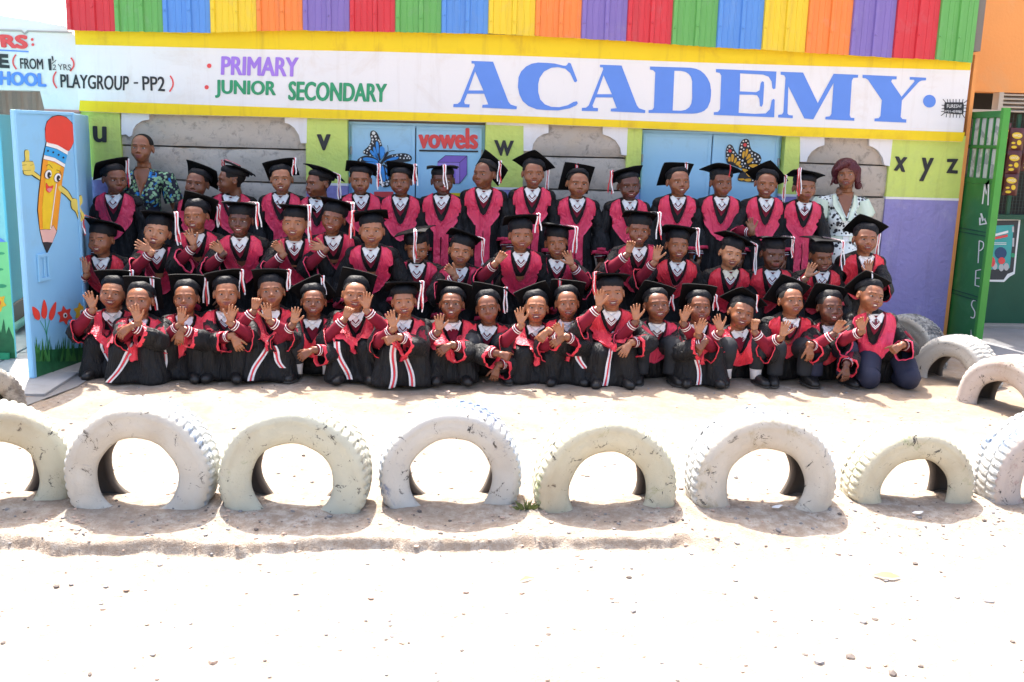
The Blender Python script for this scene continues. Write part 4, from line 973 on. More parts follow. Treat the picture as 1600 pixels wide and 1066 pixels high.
# ------------------------------------------------------------------ hand templates (right hand, fingers +Z, palm -Y, thumb +X)
def hand_template(curl, spread, thumb):
    xs_ = [-.0215, -.0072, .0075, .0215]; ln = [.043, .056, .061, .054]; sp = [-13, -4, 3, 10]
    segs = []
    for x in xs_: segs.append(((x*.62, .0, .012), (x, .0, .064), .0115, .0098))
    for x, l, s_ in zip(xs_, ln, sp):
        p = np.array([x, 0, .064]); a = R(s_*spread); b = 0
        for f_, r0, r1 in ((.45, .0078, .0072), (.32, .0072, .0066), (.23, .0066, .0056)):
            b += R(curl); dvec = np.array([math.sin(a)*math.cos(b), -math.sin(b), math.cos(a)*math.cos(b)]); q = p+dvec*l*f_
            segs.append((p, q, r0, r1)); p = q
    t = R(thumb); p0 = np.array([.014, -.004, .018]); p1 = p0+.032*np.array([math.sin(t), -.22, math.cos(t)]); p2 = p1+.027*np.array([math.sin(t*.8), -.22-.01*curl, math.cos(t*.8)]); p3 = p2+.019*np.array([math.sin(t*.55), -.3-.01*curl, math.cos(t*.55)])
    h = .0030
    lo = np.array([-.055, -.078, -.032]); P = grid(lo, (.078, .022, .142), h)
    d = None
    for a, b, r0, r1 in segs[:4]:
        e = capsule(P, a, b, r0, r1); d = e if d is None else smin(d, e, .010)
    d = smin(d, capsule(P, (0, 0, -.03), (0, 0, .016), .0165, .018), .012)
    fg = None
    for i in range(4):
        e = None
        for a, b, r0, r1 in segs[4+3*i:7+3*i]:
            g = capsule(P, a, b, r0, r1); e = g if e is None else smin(e, g, .003)
        d = smin(d, e, .0035)
    th = smin(smin(capsule(P, p0, p1, .0125, .0095), capsule(P, p1, p2, .0092, .008), .004), capsule(P, p2, p3, .008, .0062), .003)
    d = smin(d, th, .008)
    V, F = snets(d, lo, h)
    v = V[F]; n = np.cross(v[:, 1]-v[:, 0], v[:, 2]-v[:, 0]); n /= np.linalg.norm(n, axis=1)[:, None]+1e-12
    C = v.mean(1)
    mi = np.where((n[:, 1] < -.15) & (C[:, 2] > .006), 3, 0)
    return V, F, mi
HANDS = {'open': hand_template(6, 1.15, 48), 'soft': hand_template(22, .8, 38), 'curl': hand_template(44, .3, 22), 'ok': hand_template(30, 1.0, 15), 'grip': hand_template(62, .2, 30)}

# ------------------------------------------------------------------ cap templates (cap frame: brim plane z=0)
def cap_templates():
    n = 40; prof = [(-.024, .99), (-.014, 1.02), (-.004, 1.03), (.010, 1.03), (.024, .99), (.036, .90), (.046, .75), (.052, .52), (.054, .25), (.055, .01)]
    V = []
    for j, (z, k) in enumerate(prof):
        for i in range(n):
            a = 2*math.pi*i/n; w_ = 1+.014*math.sin(11*a+j*.5)*(1 if 0 < j < 7 else .2)+.010*math.sin(23*a+j)*(1 if j < 5 else 0)
            V.append((.0775*k*w_*math.cos(a), .093*k*w_*math.sin(a), z+.003*math.sin(5*a+1)*(j > 1)))
    F = [(j*n+i, j*n+(i+1) % n, (j+1)*n+(i+1) % n, (j+1)*n+i) for j in range(len(prof)-1) for i in range(n)]
    skull = (np.array(V), F)
    m_ = 12; hs = .108; V = []; F = []
    for s_ in (0, 1):
        for j in range(m_+1):
            for i in range(m_+1):
                x, y = (i/m_*2-1)*hs, (j/m_*2-1)*hs; r2_ = (x*x+y*y)/(hs*hs*2)
                V.append((x, y, .0635-.014*r2_*r2_ + .004*math.sin(9*x/hs*.5+2)*math.sin(3*y/hs) + (.006 if s_ else 0)))
    q = (m_+1)**2
    for j in range(m_):
        for i in range(m_):
            a = j*(m_+1)+i; F.append((a, a+m_+1, a+m_+2, a+1)); F.append((q+a, q+a+1, q+a+m_+2, q+a+m_+1))
    rim = [i for i in range(m_+1)] + [j*(m_+1)+m_ for j in range(1, m_+1)] + [m_*(m_+1)+i for i in range(m_-1, -1, -1)] + [j*(m_+1) for j in range(m_-1, 0, -1)]
    for a, b in zip(rim, rim[1:]+rim[:1]): F.append((a, b, q+b, q+a))
    return skull, (np.array(V), F)
CAP_SKULL, CAP_BOARD = cap_templates()

# ------------------------------------------------------------------ flat cloth patterns laid onto the body
def pattern(poly, step=.02):
    P = np.array(poly, float); B = []
    for a, b in zip(P, np.roll(P, -1, 0)):
        k = max(1, int(np.ceil(np.linalg.norm(b-a)/step)))
        for t in range(k): B.append(a+(b-a)*t/k)
    B = np.array(B); nb = len(B); lo, hi = B.min(0), B.max(0)
    inn = []
    def inside(p):
        x, y = p; x0, y0 = B[:, 0], B[:, 1]; x1, y1 = np.roll(x0, -1), np.roll(y0, -1)
        c = ((y0 > y) != (y1 > y)) & (x < (x1-x0)*(y-y0)/(y1-y0+1e-12)+x0); return c.sum() % 2 == 1
    for gx_ in np.arange(lo[0]+step*.5, hi[0], step):
        for gy_ in np.arange(lo[1]+step*.5, hi[1], step):
            p = np.array([gx_, gy_])
            if inside(p) and np.min(np.linalg.norm(B-p, axis=1)) > step*.45: inn.append(p)
    pts = [Vector(p) for p in B]+[Vector(p) for p in inn]
    vo, eo, fo, _, _, _ = delaunay_2d_cdt(pts, [(i, (i+1) % nb) for i in range(nb)], [], 1, 1e-6)
    vo = np.array([tuple(v) for v in vo])
    F = [f for f in fo if inside(vo[list(f)].mean(0))]
    # boundary edges for a turned-under hem
    cnt = {}
    for f in F:
        for a, b in zip(f, list(f[1:])+[f[0]]):
            key = (min(a, b), max(a, b)); cnt.setdefault(key, []).append((a, b))
    rim = [v[0] for v in cnt.values() if len(v) == 1]
    return vo, F, rim
def mir(half): return [(x, z) for x, z in half] + [(-x, z) for x, z in half[::-1] if abs(x) > 1e-6]
def hood_poly(tip, low, crouch=False):
    k = tip/-.27
    o = [(.066, .045), (.100, .026), (.134, .004), (.146, -.04*k), (.138, -.10*k), (.110, -.165*k), (.064, -.225*k), (.026, -.258*k), (.0, tip)]
    i = [(.0, tip*.58), (.020, tip*.52), (.046, tip*.30), (.062, tip*.10), (.068, .01), (.066, .045)]
    if crouch: o[3:6] = [(.150, -.05), (.146, -.10), (.115, -.14)]
    if low:                                              # long facing strips continuing below the point
        o = o[:-2] + [(.054, tip*.86), (.056, -.62), (.006, -.62), (.003, tip+.002)]
        return o + [(-x, z) for x, z in o[::-1]] + [(-x, z) for x, z in i[::-1][1:-1]] + i[:-1]
    return o + [(-x, z) for x, z in o[-2::-1]] + [(-x, z) for x, z in i[::-1][1:-1]] + i[:-1]
HOODS = {k: pattern(hood_poly(t, l, k == 'crouch'), .02) for k, t, l in (('crouch', -.20, False), ('short', -.25, False), ('long', -.30, False), ('strips', -.28, True))}
JUMPER = pattern(mir([(.044, .02), (.038, -.03), (.020, -.075), (.0, -.105)]), .016)
SHIRT = pattern(mir([(.030, .028), (.026, .0), (.013, -.022), (.0, -.036)]), .012)
def vband(t0, t1): return pattern([(.040, .006-t0), (.020, -.024-t0), (0, -.042-t0), (-.020, -.024-t0), (-.040, .006-t0), (-.042, .006-t1), (-.020, -.026-t1), (0, -.044-t1), (.020, -.026-t1), (.042, .006-t1)], .012)
VBANDS = [vband(.002, .009), vband(.015, .022)]
TIE = pattern([(-.008, .0), (.008, .0), (.005, -.008), (.009, -.026), (0, -.035), (-.009, -.026), (-.005, -.008)], .010)
_fl = [(.001, .004), (.020, .022), (.040, .034), (.056, .020), (.034, -.026)]
FLAP = pattern(_fl, .014)
FLAP_M = pattern([(-x, z) for x, z in _fl], .014)

# ------------------------------------------------------------------ materials
def gown_material():
    m, nt, p, vec = base('gown_black')
    c = mixc(nt, noise(nt, vec, 9, 5), (.0045, .0045, .0055), (.010, .0095, .011)); nt.links.new(c, p.inputs['Base Color'])
    p.inputs['Roughness'].default_value = .55; p.inputs['Specular IOR Level'].default_value = .28; p.inputs['Sheen Weight'].default_value = .03
    mp = nt.nodes.new('ShaderNodeMapping'); mp.inputs['Scale'].default_value = (17, 17, 4.5); nt.links.new(vec, mp.inputs['Vector'])
    bumpit(nt, p, noise(nt, mp.outputs[0], 1.0, 4, .55, 1.6), .8, .035)
    return m
GOWN = gown_material()
def satin(name, col):
    m, nt, p, vec = base(name)
    c = mixc(nt, noise(nt, vec, 10, 4), np.array(col)*.82, np.array(col)*1.12); nt.links.new(c, p.inputs['Base Color'])
    p.inputs['Roughness'].default_value = .38; p.inputs['Sheen Weight'].default_value = .25; p.inputs['Sheen Tint'].default_value = (1, .4, .5, 1)
    mp = nt.nodes.new('ShaderNodeMapping'); mp.inputs['Scale'].default_value = (16, 16, 7); mp.inputs['Rotation'].default_value = (.3, .5, .2); nt.links.new(vec, mp.inputs['Vector'])
    bumpit(nt, p, noise(nt, mp.outputs[0], 1.0, 4, .55, 1.8), .8, .03)
    return m
CRIMSON = satin('crimson_satin', (.82, .040, .115)); RED_S = satin('red_satin', (.80, .030, .060))
JUMP = mat('maroon_knit', (.19, .012, .028), .9, .15, 30, .5, 220, .2, .002)
SHIRT_M = mat('shirt_white', (.78, .78, .78), .75, .05, 10, .3, 60); SHIRT_C = mat('shirt_cream', (.72, .66, .52), .75)
TIE_M = mat('tie_maroon', (.16, .02, .04), .6); STRIPE = mat('stripe_white', (.80, .79, .80), .6)
CAPC = mat('cap_black', (.006, .006, .008), .6, .3, 14, .7, 34, .25, .010); BOARD = mat('board_black', (.005, .005, .006), .75, .25, 10, .2, 120, .18)
RIB_R = satin('ribbon_red', (.58, .015, .03)); RIB_W = satin('ribbon_white', (.82, .80, .82))
SKIN = []
for i, c in enumerate([(.185, .066, .031), (.250, .096, .045), (.315, .128, .062), (.110, .040, .022), (.400, .185, .098)]):
    SKIN.append(mat('skin_%d' % i, c, .36, .16, 18, .12, 160, .5, .001, sss=.06))
PALM = mat('palm_skin', (.38, .175, .10), .5, .12, 40, .1, 160, .4); LIP = mat('lip_skin', (.20, .055, .045), .4, .1, 30, 0)
HAIR = mat('cropped_hair', (.012, .010, .009), .85, .3, 60, .6, 320, .25, .003)
SCL = mat('eye_white', (.42, .38, .35), .25, .05, 5, 0); IRIS = mat('eye_dark', (.012, .008, .006), .12, .1, 5, 0, spec=.6); TEETH = mat('teeth', (.85, .82, .76), .3, .05, 5, 0)
MOUTHM = mat('mouth_dark', (.06, .012, .012), .5)
TROU = mat('trousers_navy', (.022, .026, .055), .75, .2, 12, .4, 60); TROU_D = mat('trousers_charcoal', (.020, .022, .027), .8, .2, 12, .4, 60); SHOE = mat('shoe_black', (.014, .013, .013), .4, .3, 20, .2, 50); SOCK = mat('sock_white', (.62, .58, .56), .9, .1, 20, .4, 150)
SOLE = mat('shoe_sole', (.06, .055, .05), .8)

def ik(Sh, Wr, l1, l2, pole):
    Sh, Wr = np.array(Sh), np.array(Wr); d = Wr-Sh; L_ = np.linalg.norm(d); mx = (l1+l2)*.985
    if L_ > mx: Wr = Sh+d*(mx/L_); d = Wr-Sh; L_ = mx
    if L_ < abs(l1-l2)*1.15+.02: L_ = abs(l1-l2)*1.15+.02
    a = (l1*l1-l2*l2+L_*L_)/(2*L_); h_ = math.sqrt(max(l1*l1-a*a, 1e-6)); u = d/np.linalg.norm(d)
    pl = np.array(pole, float); pl = pl-u*(pl@u); pl /= np.linalg.norm(pl)+1e-9
    return Sh+u*a+pl*h_, Wr
def lay(name, pat, frame, bvh, off, mt, parent, sx=1.0, rim=True, reach=.22):
    """drop a flat pattern onto the clothed body along the chest's facing direction"""
    O, ex, eu, fr = frame; vo, F, rm = pat
    fv_ = Vector(fr); n0 = len(vo); T_ = np.zeros(n0); NN = []; hitm = np.zeros(n0, bool)
    Q_ = [O+ex*(x*sx)+eu*(z*sx) for x, z in vo]
    for i, q in enumerate(Q_):
        hit = bvh.ray_cast(Vector(q)+fv_*.6, -fv_, 1.2)
        if hit[0] is not None and abs((hit[0]-Vector(q)).dot(fv_)) < reach: T_[i] = (hit[0]-Vector(q)).dot(fv_); NN.append(hit[1]); hitm[i] = True
        else: NN.append(None)
    # cloth bridges small hollows instead of following every dip
    ed = {(min(a, b), max(a, b)) for f in F for a, b in zip(f, list(f[1:])+[f[0]])}; ed = np.array(sorted(ed))
    T0 = T_.copy()
    for _ in range(5):
        sm = np.zeros(n0); ct = np.zeros(n0); ok = hitm[ed[:, 0]] & hitm[ed[:, 1]]; e = ed[ok]
        np.add.at(sm, e[:, 0], T_[e[:, 1]]); np.add.at(ct, e[:, 0], 1); np.add.at(sm, e[:, 1], T_[e[:, 0]]); np.add.at(ct, e[:, 1], 1)
        g_ = ct > 0; T_[g_] = np.maximum(T0[g_], sm[g_]/ct[g_])
    V = []; Vb = []
    for i, q in enumerate(Q_):
        if hitm[i]: p = Vector(q)+fv_*T_[i]; n = NN[i]
        else:
            near = bvh.find_nearest(Vector(q)+fv_*.03); p, n = near[0], near[1]
        n2 = (n*.7+fv_*.3)
        V.append(tuple(p+n2*off)); Vb.append(tuple(p-n2*.004))
    k = len(V); FF = []
    ref = None
    for f in F:
        a, b, c = [np.array(V[i]) for i in f[:3]]
        FF.append(f if np.cross(b-a, c-a)@fr > 0 else f[::-1])
    VV = V
    if rim:
        VV = V+Vb
        for a, b in rm: FF.append((a, b, k+b, k+a))
    return mesh_obj(name, VV, FF, mt, parent, True)
# ================================================================== PEOPLE: one graduate
ROWY = {'A': 7.42, 'B': 6.92, 'C': 6.42}
def hand_world(tpl, side, wrist, fdir, palm, sc):
    V, F, mi = HANDS[tpl]
    z = np.array(fdir, float); z /= np.linalg.norm(z)
    y = -np.array(palm, float); y = y-z*(y@z); y /= np.linalg.norm(y); x = np.cross(y, z)
    if side > 0: V = V*[-1, 1, 1]; F = F[:, ::-1]            # image-right hand is the mirrored one
    return wrist+(V*sc)@np.stack([x, y, z]), F, mi
def add_np(acc, V, F, mi):
    b = acc['n']; acc['V'].append(np.asarray(V, float)); acc['n'] += len(V)
    acc['F'] += [[int(i)+b for i in f] for f in (F.tolist() if isinstance(F, np.ndarray) else F)]
    acc['m'] += list(mi) if hasattr(mi, '__len__') else [mi]*len(F)
def new_acc(): return {'V': [], 'F': [], 'm': [], 'n': 0}
def acc_obj(name, a, mats, parent, smooth=True): return mesh_obj(name, np.concatenate(a['V']), a['F'], mats, parent, smooth, a['m'])

def graduate(row, hx, hy, label, yaw=0, pitch=0, roll=0, cap=(0, 25, 0), tas=(1, -1), mouth='closed', skin=0, fat=0, L=None, Rr=None, hood='long', dx=0.0, dy=0.0, legs=None, satin_m=None, ribbons=(), hs=1.06, shirt=None, seed=0, tasl=.13, tw=3, look=0, tie=False, byaw=0, sleeve=None):
    rs = random.Random(seed*31+7)
    yrow = ROWY[row]+dy
    if look == 0: look = {'A': 0, 'B': -4, 'C': -9}[row]
    Hc = aty(hx, hy-2, yrow-{'A': .03, 'B': .10, 'C': .05}[row])              # head centre
    rx = Hc[0]+dx
    root = empty('person', (rx, yrow, 0)); tag(root, label, 'person', 'graduates in caps and gowns')
    roll += rs.uniform(-4, 4); yaw += rs.uniform(-6, 6); pitch += rs.uniform(-3, 3); byaw += rs.uniform(-7, 7)
    HR = rot(yaw, pitch+look, roll)
    hv_ = hs*np.array([rs.uniform(.95, 1.06), 1.0, rs.uniform(.84, .92)]); hw = lambda p: Hc+(np.asarray(p, float)*hv_)@HR.T
    base_ = np.array([rx, yrow, 0.0])
    N = Hc+np.array([dx*.35, .035, -.114*hs])                                # base of the neck
    sw = .128 if row == 'A' else .132                                        # half shoulder width
    shl, shr = N+[-sw, .01, -.045], N+[sw, .01, -.045]
    # ---------------------------------------------------------------- gown volume
    caps = []
    if row == 'A':
        hip = base_+[0, .03, .60]
        caps = [(N+[0, .01, -.07], hip, .098, .125), (shl, shr, .052, .052), (hip, base_+[0, .03, .02], .13, .20)]
    elif row == 'B':
        hip = base_+[0, .14, .46]
        caps = [(N+[0, .02, -.07], hip, .100, .13), (shl, shr, .054, .054), (hip, base_+[0, .10, .02], .15, .21)]
    elif legs == 'kneel':
        hip = base_+[.06, .12, .27]
        caps = [(N+[0, .02, -.07], hip, .105, .15), (shl, shr, .056, .056), (hip+[-.07, -.1, 0], hip+[.08, -.1, 0], .12, .12), (hip+[.0, .02, 0], base_+[.06, .16, .02], .17, .20)]
    elif legs in ('open', 'skirt'):
        hip = base_+[0, .13, .17]
        caps = [(N+[0, .03, -.07], hip, .102, .15), (shl, shr, .054, .054), (hip, base_+[0, .17, .0], .17, .22)]
        if legs == 'skirt': caps += [(hip, base_+[-.10, -.10, .22], .11, .080), (hip, base_+[.10, -.10, .22], .11, .080)]
    else:
        hip = base_+[0, .13, .17]; kz = min(.22, max(.17, N[2]-.17))
        caps = [(N+[0, .03, -.07], hip, .100, .13), (shl, shr, .054, .054)]
        for s_ in (-1, 1):
            k_ = base_+[s_*.085, -.165, kz+.015*rs.uniform(-1, 1)]
            caps += [(hip+[s_*.05, 0, 0], k_, .115, .072), (k_, base_+[s_*(.09+.03*rs.random()), -.165-.03*rs.random(), .02], .070, .085)]
        caps += [(base_+[0, -.11, kz-.03], base_+[0, -.14, .02], .07, .09), (hip, base_+[0, .13, .02], .14, .15)]
    h = .015
    allp = np.array([c[0] for c in caps]+[c[1] for c in caps]); rmax = max(max(c[2], c[3]) for c in caps)
    lo = allp.min(0)-rmax-.05; hi = allp.max(0)+rmax+.05; lo[2] = -.03
    P = grid(lo, hi, h)
    Q = P.copy(); d = None
    for i, (a, b, ra, rb) in enumerate(caps):
        if i == 0 or (row in 'AB' and i == 2):                 # flatten the trunk front to back
            yc = (a[1]+b[1])/2; fl_ = 1.22
            A_, B_ = np.array(a, float), np.array(b, float); Pq = P.copy(); Pq[..., 1] = yc+(Pq[..., 1]-yc)*fl_; A_[1] = yc+(A_[1]-yc)*fl_; B_[1] = yc+(B_[1]-yc)*fl_
            e = capsule(Pq, A_, B_, ra*1.12, rb*1.12)
        else: e = capsule(P, a, b, ra, rb)
        d = e if d is None else smin(d, e, .055 if row != 'C' else .032)
    d = smax(d, -(P[..., 2]-.004), .01)
    V, F = snets(d, lo, h)
    # hanging folds
    c0 = base_[:2]+[0, .02]
    th = np.arctan2(V[:, 1]-c0[1], V[:, 0]-c0[0]); drop = np.clip((N[2]-.13-V[:, 2])/.45, 0, 1); ph = rs.uniform(0, 6)
    rad = np.linalg.norm(V[:, :2]-c0, axis=1); rr = (V[:, :2]-c0)/(rad[:, None]+1e-6)
    nz = vn1(V[:, 0]*7+seed, V[:, 2]*5); nz2 = vn2(V[:, 1]*8+seed, V[:, 2]*7+V[:, 0]*4)
    amp = .020 if row != 'C' else .026
    fold = amp*(np.abs(np.sin((5.5 if row != 'C' else 7.5)*th+ph+4.0*nz+V[:, 2]*2.5))-.3)+(.008 if row != 'C' else .010)*np.sin(13*th+2*ph+6*nz2+V[:, 2]*6)
    V[:, :2] += rr*(fold*drop*np.clip(V[:, 2]/.03, 0.3, 1))[:, None]
    V += .008*np.stack([nz2, nz, nz2], 1)*np.clip((N[2]-.02-V[:, 2])/.2, 0, 1)[:, None]
    V[:, 2] = np.maximum(V[:, 2], .003)
    g = new_acc(); add_np(g, V, F, 0)
    # ---------------------------------------------------------------- body: head, neck, arms, hands in one mesh
    hv, hf, hm, keep, ye = HEADS[(mouth, fat)]
    body = new_acc(); HV = hw(hv)
    add_np(body, HV, hf[keep], hm[keep])
    tv, tf = loft([Hc+[0, .03, -.09], N+[0, .02, -.03], N+[0, .03, -.12], hip], [.042, .05, .09, .10], 10); add_np(body, tv, tf, 0)
    bvh_src_v = np.concatenate([V, HV]); bvh_src_f = F.tolist()+(hf+len(V)).tolist()
    bvh = BVHTree.FromPolygons([tuple(v) for v in bvh_src_v], bvh_src_f)
    parts = []
    # ---------------------------------------------------------------- arms
    sleeves = new_acc(); trims = []; jumpers = []
    for side, spec in ((-1, L), (1, Rr)):
        Sh = shl if side < 0 else shr
        l1, l2 = (.215, .195)
        kind = 'down' if spec is None else spec[0]
        if kind == 'down':
            Wr = (Sh+[side*.07, -.05, -.40]) if row == 'A' else (np.array([Sh[0]+side*.03, base_[1]-.12, max(Sh[2]-.35, .20)]) if row == 'B' else base_+[side*.10, -.26, max(.24, N[2]-.16)])
            pole = (side*.6, .5, -.2); fd, pn, tpl = (np.array([-side*.1, -.1, -1]), np.array([-side*.9, .4, 0]), 'soft')
            if row == 'C': fd = np.array([-side*.5, -.5, -.6]); pn = np.array([-side*.3, .5, -.8]); pole = (side, .1, -.4)
        else:
            fw = spec[3] if len(spec) > 3 else {'A': .20, 'B': .27, 'C': .27}[row]
            tgt = aty(spec[1], spec[2], yrow-fw)                                  # middle of the palm
            tpl = spec[4] if len(spec) > 4 else {'wave': 'open', 'rest': 'soft', 'cup': 'ok'}[kind]
            tilt = spec[5] if len(spec) > 5 else rs.uniform(-12, 12)
            if kind == 'rest':
                fd = np.array([math.sin(R(tilt)), -.25, -math.cos(R(tilt))]); pn = np.array([-side*.15, .75, -.5]); pole = (side*.8, .2, -.6)
            else:
                fd = np.array([math.sin(R(tilt)), -.10, math.cos(R(tilt))]); pn = np.array([rs.uniform(-.25, .25), -1, .12]); pole = (side*.75, .1, -.8)
            fdn = fd/np.linalg.norm(fd); Wr = tgt-fdn*.072
        El, Wr = ik(Sh, Wr, l1, l2, pole)
        ua, fa = El-Sh, Wr-El; fu = fa/np.linalg.norm(fa)
        av, af = loft([Sh, Sh+ua*.5, El, El+fa*.5, Wr+fu*.01], [.036, .034, .031, .028, .021], 10); add_np(body, av, af, 0)
        hV, hF, hM = hand_world(tpl, side, Wr+fd/np.linalg.norm(fd)*.010, fd, pn, .86)
        add_np(body, hV, hF, hM)
        # school jumper sleeve with two white cuff stripes
        jf = .90
        k = 9; tt = np.linspace(0, 1, k); pts = [Sh+ua*.55]+[El+fa*t*jf for t in tt]
        wob = lambda u, a: 1+.05*np.sin(3*a+9*u+seed)+.04*np.sin(14*u+a)
        jv, jfc = loft(pts, [.045]+list(.0435-.012*tt), 14, False, disp=wob)
        jumpers.append((jv, jfc, [(El+fa*jf*q, El+fa*jf*(q+.035)) for q in (.82, .91)], .0435-.012*.85))
        # gown sleeve: falls back from a raised hand
        raised = kind in ('wave', 'cup')
        end = (sleeve if sleeve is not None else (.22 if raised else .72))+rs.uniform(-.05, .05)
        pts = [Sh-ua*.02, Sh+ua*.2, Sh+ua*.5, Sh+ua*.8, El, El+fa*end*.5, El+fa*end]
        rd = np.array([.036, .052, .060, .064, .070, .080, .090 if raised else .078])*{'A': .90, 'B': .95, 'C': .84}[row]
        sag = np.array([0, 0, .004, .010, .016, .024, .034]) if not (kind == 'down' and row == 'A') else np.zeros(7)
        pts = np.array(pts)-np.stack([sag*0, sag*0, sag], 1)
        # resample smoothly
        ps = smooth_loop(pts, 4, False); rd2 = np.interp(np.linspace(0, 1, len(ps)), np.linspace(0, 1, 7), rd)
        ph2 = rs.uniform(0, 6)
        fo = lambda u, a: 1+.10*np.sin(4*a+ph2+5*u)*u+.05*np.sin(9*a+11*u+ph2)+.05*np.sin(16*u+2*a)
        sv, sf = loft(ps, rd2, 20, False, disp=fo); add_np(g, sv, sf, 0)
        # crimson facing at the mouth of the sleeve
        n_ = 20; nr_ = len(ps); e0 = sv[(nr_-4)*n_:(nr_-3)*n_]; e1 = sv[(nr_-1)*n_:nr_*n_]
        c0_, c1_ = e0.mean(0), e1.mean(0); u1 = (c1_-c0_); 
        r0 = c1_+(e1-c1_)*1.03-u1*(.30 if raised else .45); r1 = c1_+(e1-c1_)*1.035+u1*.03; r2_ = c1_+(e1-c1_)*.96+u1*.02; r3 = c1_+(e1-c1_)*.93-u1*.5
        trims.append((np.concatenate([r0, r1, r2_, r3]), [(j*n_+i, j*n_+(i+1) % n_, (j+1)*n_+(i+1) % n_, (j+1)*n_+i) for j in range(3) for i in range(n_)]))
    satm = satin_m or CRIMSON
    gown = acc_obj('gown', g, GOWN, root)
    for tv, tf in trims: mesh_obj('sleeve_trim', tv, tf, satm, gown, True)
    for jv, jfc, st, jr in jumpers:
        j_ = mesh_obj('jumper_sleeve', jv, jfc, JUMP, root, True)
        b = MB()
        for a_, b_ in st:
            v_, f_ = loft([a_, (a_+b_)/2, b_], [jr*1.05]*3, 14, False); b.add(v_, f_)
        b.build('cuff_stripe', STRIPE, j_, True)
    acc_obj('body', body, [SKIN[skin], LIP, HAIR, PALM], root)
    # ---------------------------------------------------------------- face
    for s_ in (-1, 1):
        e = MB(); ew = .0125; eh = .0050 if mouth not in ('smile', 'grin') else .0040
        v_, f_ = uvsphere((s_*.0285, ye+.0035, .0012), (ew, .0075, eh), 12, 8); e.add(hw(v_), f_, 0)
        gx_ = rs.uniform(-.0015, .0015)
        v_, f_ = uvsphere((s_*.0285+gx_, ye-.0020, .0014), (.0068, .0034, min(.0066, eh*1.0)), 10, 6); e.add(hw(v_), f_, 1)
        e.build('eye', [SCL, IRIS], root, True)
    gap = {'closed': 0, 'smile': .0100, 'open': .015, 'grin': .0060}[mouth]
    if gap:
        t = MB(); bend = {'smile': .0085, 'open': .002, 'grin': .0090}[mouth]
        v_, f_ = uvsphere((0, -.0745, ZM+gap*.06), (.0215 if mouth != 'open' else .015, .007, gap*.40), 14, 6); v_[:, 2] += bend*(v_[:, 0]/.025)**2; v_[:, 1] += 16*v_[:, 0]**2; t.add(hw(v_), f_)
        t.build('teeth', TEETH, root, True)
    # ---------------------------------------------------------------- collar, tie, jumper, hood
    lean = {'A': .08, 'B': .28, 'C': .20}[row]
    by = R(byaw); fr = np.array([math.sin(by)*math.cos(lean), -math.cos(by)*math.cos(lean), math.sin(lean)*-0.35]); fr /= np.linalg.norm(fr)
    ex = np.array([math.cos(by), math.sin(by), 0]); eu = np.cross(ex, -fr); eu = eu if eu[2] > 0 else -eu
    frame = (N+[0, 0, -.015], ex, eu, fr)
    shm = SHIRT_C if shirt == 'cream' else SHIRT_M
    jp = lay('jumper', JUMPER, frame, bvh, .006, JUMP, root)
    for vb in VBANDS: lay('neck_stripe', vb, frame, bvh, .0085, STRIPE, jp, rim=False)
    sh_ = lay('shirt', SHIRT, frame, bvh, .009, shm, root)
    if tie: lay('tie', TIE, frame, bvh, .013, TIE_M, sh_)
    for fp in (FLAP, FLAP_M): lay('collar', fp, frame, bvh, .017, shm, sh_)
    hf_ = (frame[0]+eu*(-.0), ex, eu, fr)
    if row == 'C' and legs in (None, 'skirt', 'open'): hood = 'crouch' if legs != 'open' else 'short'
    lay('hood', HOODS[hood], hf_, bvh, .012 if row != 'C' else .020, satm, root, sx=1.0 if row != 'A' else .96)
    # ribbon facings running down the gown front: (x offset top, x offset bottom, z top, z bottom)
    for (xt, xb, zt, zb) in ribbons:
        rf = (base_, np.array([1., 0, 0]), np.array([0, 0, 1.]), np.array([0, -1., 0]))
        for q, mt_ in ((-1, RIB_W), (0, satm), (1, RIB_W)):
            w_ = .0062; o_ = q*.0128
            cx = lambda t: xt+(xb-xt)*t+.012*math.sin(5*t+seed)
            ts = np.linspace(0, 1, 12)
            pl = [(cx(t)+o_-w_, zt+(zb-zt)*t) for t in ts]+[(cx(t)+o_+w_, zt+(zb-zt)*t) for t in ts[::-1]]
            lay('gown_ribbon', pattern(pl, .03), rf, bvh, .006, mt_, gown, rim=False, reach=.5)
    # ---------------------------------------------------------------- mortarboard
    cy_, cp_, cr_ = cap
    kz_ = {'A': .68, 'B': .95, 'C': .82}[row]*rs.uniform(.92, 1.1)                          # how tall the soft cap stands
    SR = HR @ rot(0, -cp_*.55, cr_*.6)                        # the soft cap hugs the head, the board tips further back
    CR = HR @ rot(0, -cp_, cr_)
    BR = np.array(Matrix.Rotation(R(cy_), 3, 'Z'))
    co = hw((0, .018, -.002))+(np.array([0, 0, .060])*hs)@SR.T; piv = np.array([0, .004, .044*kz_])
    sk = CAP_SKULL[0]*[1, 1, kz_]
    cap_o = mesh_obj('cap', co+(sk*hs)@SR.T, CAP_SKULL[1], CAPC, root, True)
    cb = co+(piv*hs)@SR.T
    slide = .030*min(1, max(0, cp_-15)/30)
    cw = lambda p: cb+((np.asarray(p, float)+[0, slide, -.056])*hs)@CR.T
    bd = mesh_obj('board', cw(CAP_BOARD[0]@BR.T), CAP_BOARD[1], BOARD, cap_o, False)
    bt = MB(); v_, f_ = uvsphere((0, 0, .071), (.009, .009, .005), 8, 5); bt.add(cw(v_), f_); bt.build('button', BOARD, cap_o, True)
